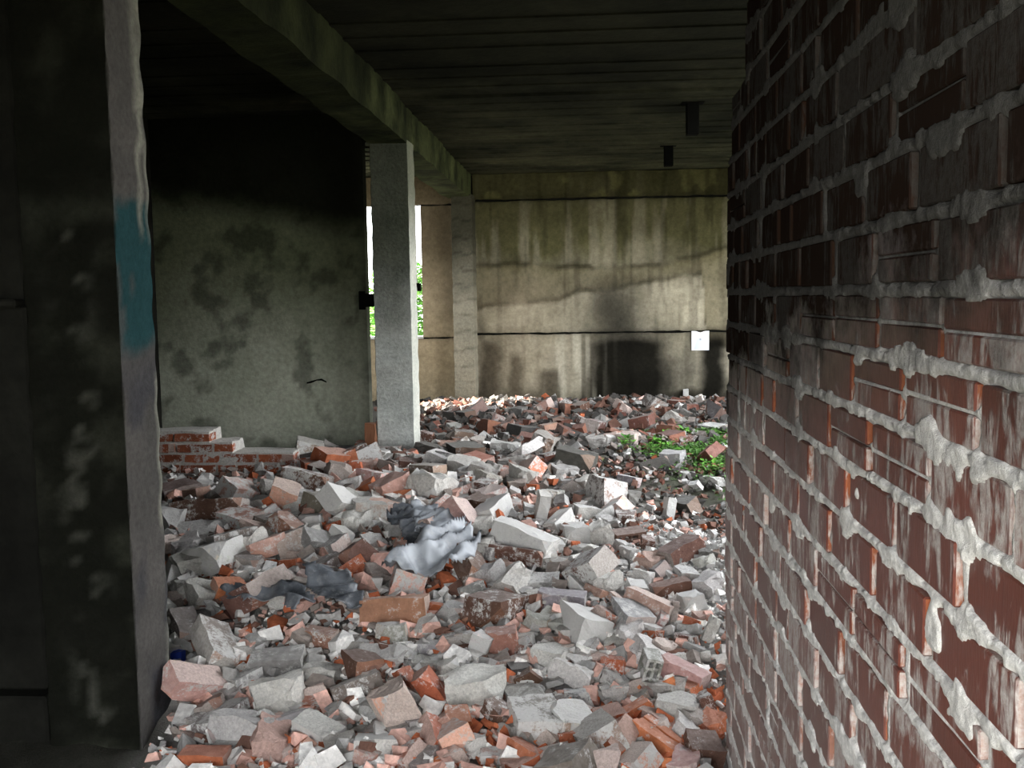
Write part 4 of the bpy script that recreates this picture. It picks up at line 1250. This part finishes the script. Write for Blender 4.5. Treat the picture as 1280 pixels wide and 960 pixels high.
# ------------------------------------------------------------------ plastic sheets
def sheet(name, outline, mat, label, seed, amp, ridge_dir, lift=0.03, step=0.012):
    pts = [ground_hit(*p) for p in outline]
    P = np.array([(p.x, p.y) for p in pts])
    x0, y0 = P.min(0); x1, y1 = P.max(0)
    xs_ = np.arange(x0, x1, step); ys_ = np.arange(y0, y1, step)
    X, Y = np.meshgrid(xs_, ys_)
    inside = np.zeros(X.shape, bool)
    j = len(P) - 1
    wob = 0.03
    Xw = X + wob * (vnoise(X * 12, Y * 12, seed) - .5) * 2; Yw = Y + wob * (vnoise(X * 12 + 9, Y * 12, seed) - .5) * 2
    for i in range(len(P)):
        xi, yi = P[i]; xj, yj = P[j]
        inside ^= ((yi > Yw) != (yj > Yw)) & (Xw < (xj - xi) * (Yw - yi) / (yj - yi + 1e-9) + xi)
        j = i
    ca, sa = math.cos(ridge_dir), math.sin(ridge_dir)
    u = X * ca + Y * sa; v = -X * sa + Y * ca
    w = v + 0.10 * (fbm(u * 4, v * 4, seed, 2) - .5)
    r1 = 1 - np.abs(2 * vnoise(w * 11 + seed, u * 1.6, seed + 2) - 1); r2 = 1 - np.abs(2 * vnoise(w * 26 + 3, u * 4, seed + 3) - 1)
    cr = 1 - np.abs(2 * fbm(X * 7 + 5, Y * 7, seed + 5, 2) - 1)
    Z = terrain(X, Y) + lift + amp * (0.55 * r1 ** 2 + 0.22 * r2 ** 1.5 + 0.5 * (cr - 0.5))
    idx = np.arange(X.size).reshape(X.shape)
    kf = inside[:-1, :-1] & inside[1:, :-1] & inside[1:, 1:] & inside[:-1, 1:]
    f_ = np.stack([idx[:-1, :-1], idx[:-1, 1:], idx[1:, 1:], idx[1:, :-1]], -1)[kf]
    us = np.unique(f_); rm = -np.ones(X.size, int); rm[us] = np.arange(len(us))
    V = np.stack([X, Y, Z], -1).reshape(-1, 3)[us]
    me = bpy.data.meshes.new(name); me.from_pydata(V.tolist(), [], rm[f_].tolist())
    me.polygons.foreach_set('use_smooth', [True] * len(me.polygons))
    o = link(name, me, None, [mat])
    m = o.modifiers.new('thick', 'SOLIDIFY'); m.thickness = 0.003
    return tag(o, label, 'plastic sheet')
sheet('plastic_sheet', SHEETS['grey'], M['sheet'],
      'crumpled dusty grey plastic sheet lying in the heap beside the tan brick', 3, 0.15, math.radians(55), 0.085)
sheet('black_plastic_scrap', SHEETS['back'], M['dark_sheet'],
      'black plastic scrap tucked behind the crumpled grey sheet', 9, 0.10, math.radians(20), 0.06)
sheet('black_plastic_scrap', SHEETS['mid'], M['dark_sheet'],
      'dark grey plastic scrap folded over the bricks, just behind the small tan brick', 14, 0.12, math.radians(15), 0.085)
sheet('black_plastic_scrap', SHEETS['left'], M['dark_sheet'],
      'black plastic scrap with pale creases, the one nearest the near left pillar', 19, 0.11, math.radians(-10), 0.075)

# ------------------------------------------------------------------ weeds
def leaf_blob(bm, c, n, rad, hgt, ls, r):
    for q in range(n):
        a = r.uniform(0, 2 * PI); d_ = rad * math.sqrt(r.random())
        b = Vector((c[0] + d_ * math.cos(a), c[1] + d_ * math.sin(a), c[2] + hgt * r.random()))
        yaw_ = r.uniform(0, 2 * PI); up = r.uniform(-0.1, 0.8)
        dr = Vector((math.cos(yaw_) * math.cos(up), math.sin(yaw_) * math.cos(up), math.sin(up)))
        sd = Vector((-math.sin(yaw_), math.cos(yaw_), r.uniform(-.3, .3)))
        L_ = ls * r.uniform(.6, 1.3)
        a0, a1, a2, a3 = b, b + dr * L_ * .5 + sd * L_ * .28, b + dr * L_ + Vector((0, 0, -L_ * .12)), b + dr * L_ * .5 - sd * L_ * .28
        bm.faces.new([bm.verts.new(p) for p in (a0, a1, a2, a3)])
wr = random.Random(8)
bm = bmesh.new()
for q in range(4200):
    x, y = 0.98 + wr.gauss(0, 0.40), 7.5 + wr.gauss(0, 0.85)
    if wr.random() > float(zone_moss(x, y)) * 1.2: continue
    leaf_blob(bm, (x, y, float(terrain(x, y)) + 0.005), 6, 0.05, 0.045, 0.034, wr)
me = bpy.data.meshes.new('weeds'); bm.to_mesh(me); bm.free()
tag(link('weeds', me, None, [M['moss']]), 'low green moss and weeds creeping over the far rubble', 'weeds', kind='stuff')
for (px, py, n, rad, lab) in ((783, 555, 40, 0.07, 'small bright leafy weed at the edge of the green patch nearest the pale grey stone'),
                          (826, 560, 46, 0.10, 'bright leafy weed in the middle of the green patch'),
                          (852, 572, 30, 0.07, 'leafy weed close beside the grey brick in the green patch'),
                          (829, 578, 30, 0.07, 'leafy weed in front of the grey brick, low in the green patch'),
                          (890, 585, 40, 0.08, 'leafy weed at the foot of the brick wall end'),
                          (845, 545, 50, 0.12, 'spreading weed at the back of the green patch')):
    p = ground_hit(px, py + 4)
    root = empty('weed', p); tag(root, lab, 'weed', 'leafy weeds in the green patch')
    bm = bmesh.new(); leaf_blob(bm, (0, 0, 0.01), n, rad, 0.07, 0.055, wr)
    me = bpy.data.meshes.new('leaves'); bm.to_mesh(me); bm.free(); link('leaves', me, root, [M['weed']])
    bm = bmesh.new()
    for q in range(4):
        a = wr.uniform(0, 6.28); bm_box(bm, rad * .4 * math.cos(a) - .003, rad * .4 * math.cos(a) + .003, rad * .4 * math.sin(a) - .003, rad * .4 * math.sin(a) + .003, -0.02, 0.06)
    me = bpy.data.meshes.new('stem'); bm.to_mesh(me); bm.free(); link('stem', me, root, [M['moss']])

# ------------------------------------------------------------------ odds and ends
def bent_rod(name, pts, rad, mat, label=None, cat=None, parent=None):
    vs, fs = [], []
    for q, p in enumerate(pts):
        for w_ in range(6):
            a = w_ * PI / 3
            vs.append(Vector(p) + Vector((0, math.cos(a) * rad, math.sin(a) * rad * (0.6 + 0.4 * (q % 2)))))
    for q in range(len(pts) - 1):
        for w_ in range(6): fs.append((q * 6 + w_, q * 6 + (w_ + 1) % 6, q * 6 + 6 + (w_ + 1) % 6, q * 6 + 6 + w_))
    fs.append(tuple(range(5, -1, -1))); fs.append(tuple(len(vs) - 6 + w_ for w_ in range(6)))
    o = link(name, mesh_from(name, vs, fs), None, [mat])
    if parent: o.parent = parent
    if label: tag(o, label, cat)
    return o
bent_rod('iron_hook', [at(x_, y_, LW_Y - 0.015 - dd) for x_, y_, dd in ((382, 479, -0.03), (389, 477.5, 0.0), (396, 475, 0.02), (402, 474.5, 0.02), (408, 477.5, 0.01))], 0.009, M['metal'],
         'black iron hook sticking out of the left concrete wall', 'hook')
b0, b1 = at(446, 384, LW_Y - 0.10), at(466, 367, LW_Y - 0.10)
brk = empty('steel_bracket', (b0.x, LW_Y - 0.02, b0.z)); tag(brk, 'black steel bracket bolted to the edge of the left wall beside the slit', 'bracket')
child_box('plate', brk, b0.x, LW_X1 - 0.005, LW_Y - 0.03, LW_Y - 0.008, b0.z - 0.02, b1.z + 0.02, M['metal'], 0.003)
child_box('arm', brk, b0.x + 0.02, b1.x + 0.01, LW_Y - 0.10, LW_Y - 0.03, b0.z, b1.z, M['metal'], 0.005)

p0, p1 = at(457, 556, PM_Y0 - 0.06), at(469, 529, PM_Y0 - 0.06)
bm = bmesh.new(); bm_box(bm, p0.x, p1.x, PM_Y0 - 0.08, PM_Y0 - 0.02, p0.z - 0.12, p1.z)
bmesh.ops.subdivide_edges(bm, edges=list(bm.edges), cuts=4, use_grid_fill=True); roughen(bm, 0.006, 30, 6)
me = bpy.data.meshes.new('post_stub'); bm.to_mesh(me); bm.free()
tag(link('post_stub', me, None, [M['rust']]), 'short rusty brown post stub at the left foot of the middle pillar', 'post')

for (px, top, bot, w, lab) in ((865.5, 128, 167, 15, 'black steel hanger under the ceiling, the larger and nearer of two'), (835.5, 181, 207, 11, 'black steel hanger under the ceiling, the smaller one nearer the back wall')):
    d_ = ray(px, top); t_ = (CEIL - E) / d_.z; pp = Vector((d_.x * t_, d_.y * t_, CEIL))
    hw = w * pp.y / F / 2; hh = (bot - top) * pp.y / F
    root = empty('ceiling_hanger', pp); tag(root, lab, 'hanger', 'steel hangers under the ceiling')
    child_box('post', root, pp.x - hw, pp.x + hw, pp.y - hw, pp.y + hw, CEIL - hh, CEIL + 0.03, M['metal'], 0.006)
    child_box('plate', root, pp.x - hw * 1.8, pp.x + hw * 1.8, pp.y - hw * 1.6, pp.y + hw * 1.6, CEIL - 0.012, CEIL + 0.02, M['metal'], 0.003)

# paper sheet on the back wall with a faint grey figure printed on it
a0, a1 = at(864.5, 438, BACK - 0.02), at(886.5, 413.5, BACK - 0.02)
n = 41
U, Vv = np.meshgrid(np.linspace(0, 1, n), np.linspace(0, 1, n))
X = a0.x + (a1.x - a0.x) * U; Z = a0.z + (a1.z - a0.z) * Vv
Z = Z - 0.018 * np.exp(-((U - 0.5) / 0.18) ** 2) * Vv
Yp = BACK - 0.012 - 0.016 * (np.abs(U - 0.5) * 2) ** 3 * Vv - 0.006 * np.sin(U * 5)
v = np.stack([X, Yp, Z], -1).reshape(-1, 3)
idx = np.arange(n * n).reshape(n, n)
f_ = np.stack([idx[:-1, :-1], idx[:-1, 1:], idx[1:, 1:], idx[1:, :-1]], -1).reshape(-1, 4)
me = bpy.data.meshes.new('paper_sheet'); me.from_pydata(v.tolist(), [], f_.tolist())
u_, v_ = U.ravel(), Vv.ravel()
c = np.ones((n * n, 3)) * np.array([0.93, 0.94, 0.97])
fig = smooth(0.06, 0.0, np.abs(u_ - (0.36 + 0.20 * v_)) - (0.22 - 0.10 * v_)) * smooth(0.0, 0.06, v_) * smooth(0.74, 0.58, v_)
c = lerp(c, (0.62, 0.67, 0.78), fig * 0.8)
c = lerp(c, (0.22, 0.24, 0.27), np.exp(-((u_ - 0.50) / 0.055) ** 2 - ((v_ - 0.62) / 0.05) ** 2))
c = lerp(c, (0.5, 0.53, 0.6), 0.7 * np.exp(-((u_ - 0.43) / 0.03) ** 2 - ((v_ - 0.69) / 0.05) ** 2))
set_col(me, c)
kk = NT('paper print'); ac, _ = kk.attr(); kk.col(ac); kk.rough(0.8, 0.2)
o = link('paper_sheet', me, None, [kk.m])
mm = o.modifiers.new('thick', 'SOLIDIFY'); mm.thickness = 0.0015
tag(o, 'white paper sheet with a faint grey print stuck on the back wall', 'paper')

def odd_lump(name, px, py, sx, sy, sz, mat, label, cat, seed, alpha=0.5, color=(0.6, 0.58, 0.55)):
    p = ground_hit(px, py)
    bm = bmesh.new(); bm_box(bm, -sx, sx, -sy, sy, -0.02, sz)
    bmesh.ops.subdivide_edges(bm, edges=list(bm.edges), cuts=3, use_grid_fill=True); roughen(bm, min(sx, sz) * 0.25, 22, seed)
    me = bpy.data.meshes.new(name); bm.to_mesh(me); bm.free()
    o = link(name, me, None, [mat], p); o.color = (*color, alpha)
    return tag(o, label, cat)
odd_lump('glass_shard', 662, 585, 0.02, 0.02, 0.06, M['green_glass'], 'small teal glass shard glinting among grey slabs', 'glass', 3)
odd_lump('plastic_scrap', 223, 822, 0.022, 0.02, 0.03, M['blue'], 'tiny blue plastic scrap beside the near left pillar', 'plastic', 4)
odd_lump('pale_stub', 857, 497, 0.03, 0.03, 0.10, M['skin'], 'small pale stub standing on end at the foot of the back wall', 'brick', 5, 1.0)

# ------------------------------------------------------------------ outside the window: bushes
def bush(c, rad, hgt, n, label, seed):
    r = random.Random(seed)
    root = empty('bush', c); tag(root, label, 'bush', 'bushes outside the window')
    bm = bmesh.new()
    for q in range(n):
        a = r.uniform(0, 6.28); t_ = r.random(); rr = rad * (1 - 0.5 * t_) * math.sqrt(r.random())
        leaf_blob(bm, (rr * math.cos(a), rr * math.sin(a), 0.3 + hgt * t_), 3, 0.05, 0.08, 0.16, r)
    me = bpy.data.meshes.new('foliage'); bm.to_mesh(me); bm.free(); link('foliage', me, root, [M['bush']])
    bm = bmesh.new(); bmesh.ops.create_cone(bm, cap_ends=True, segments=8, radius1=0.06, radius2=0.02, depth=hgt * 0.9, matrix=Matrix.Translation((0, 0, hgt * 0.45)))
    me = bpy.data.meshes.new('stem'); bm.to_mesh(me); bm.free(); link('stem', me, root, [M['bark']])
bush((-3.15, 17.0, -0.31), 0.9, 2.2, 1500, 'green bush outside the back window, beside the window bar', 41)
bush((-4.3, 19.5, -0.31), 1.0, 1.7, 1300, 'lower green bush outside the back window, seen through the slit', 42)
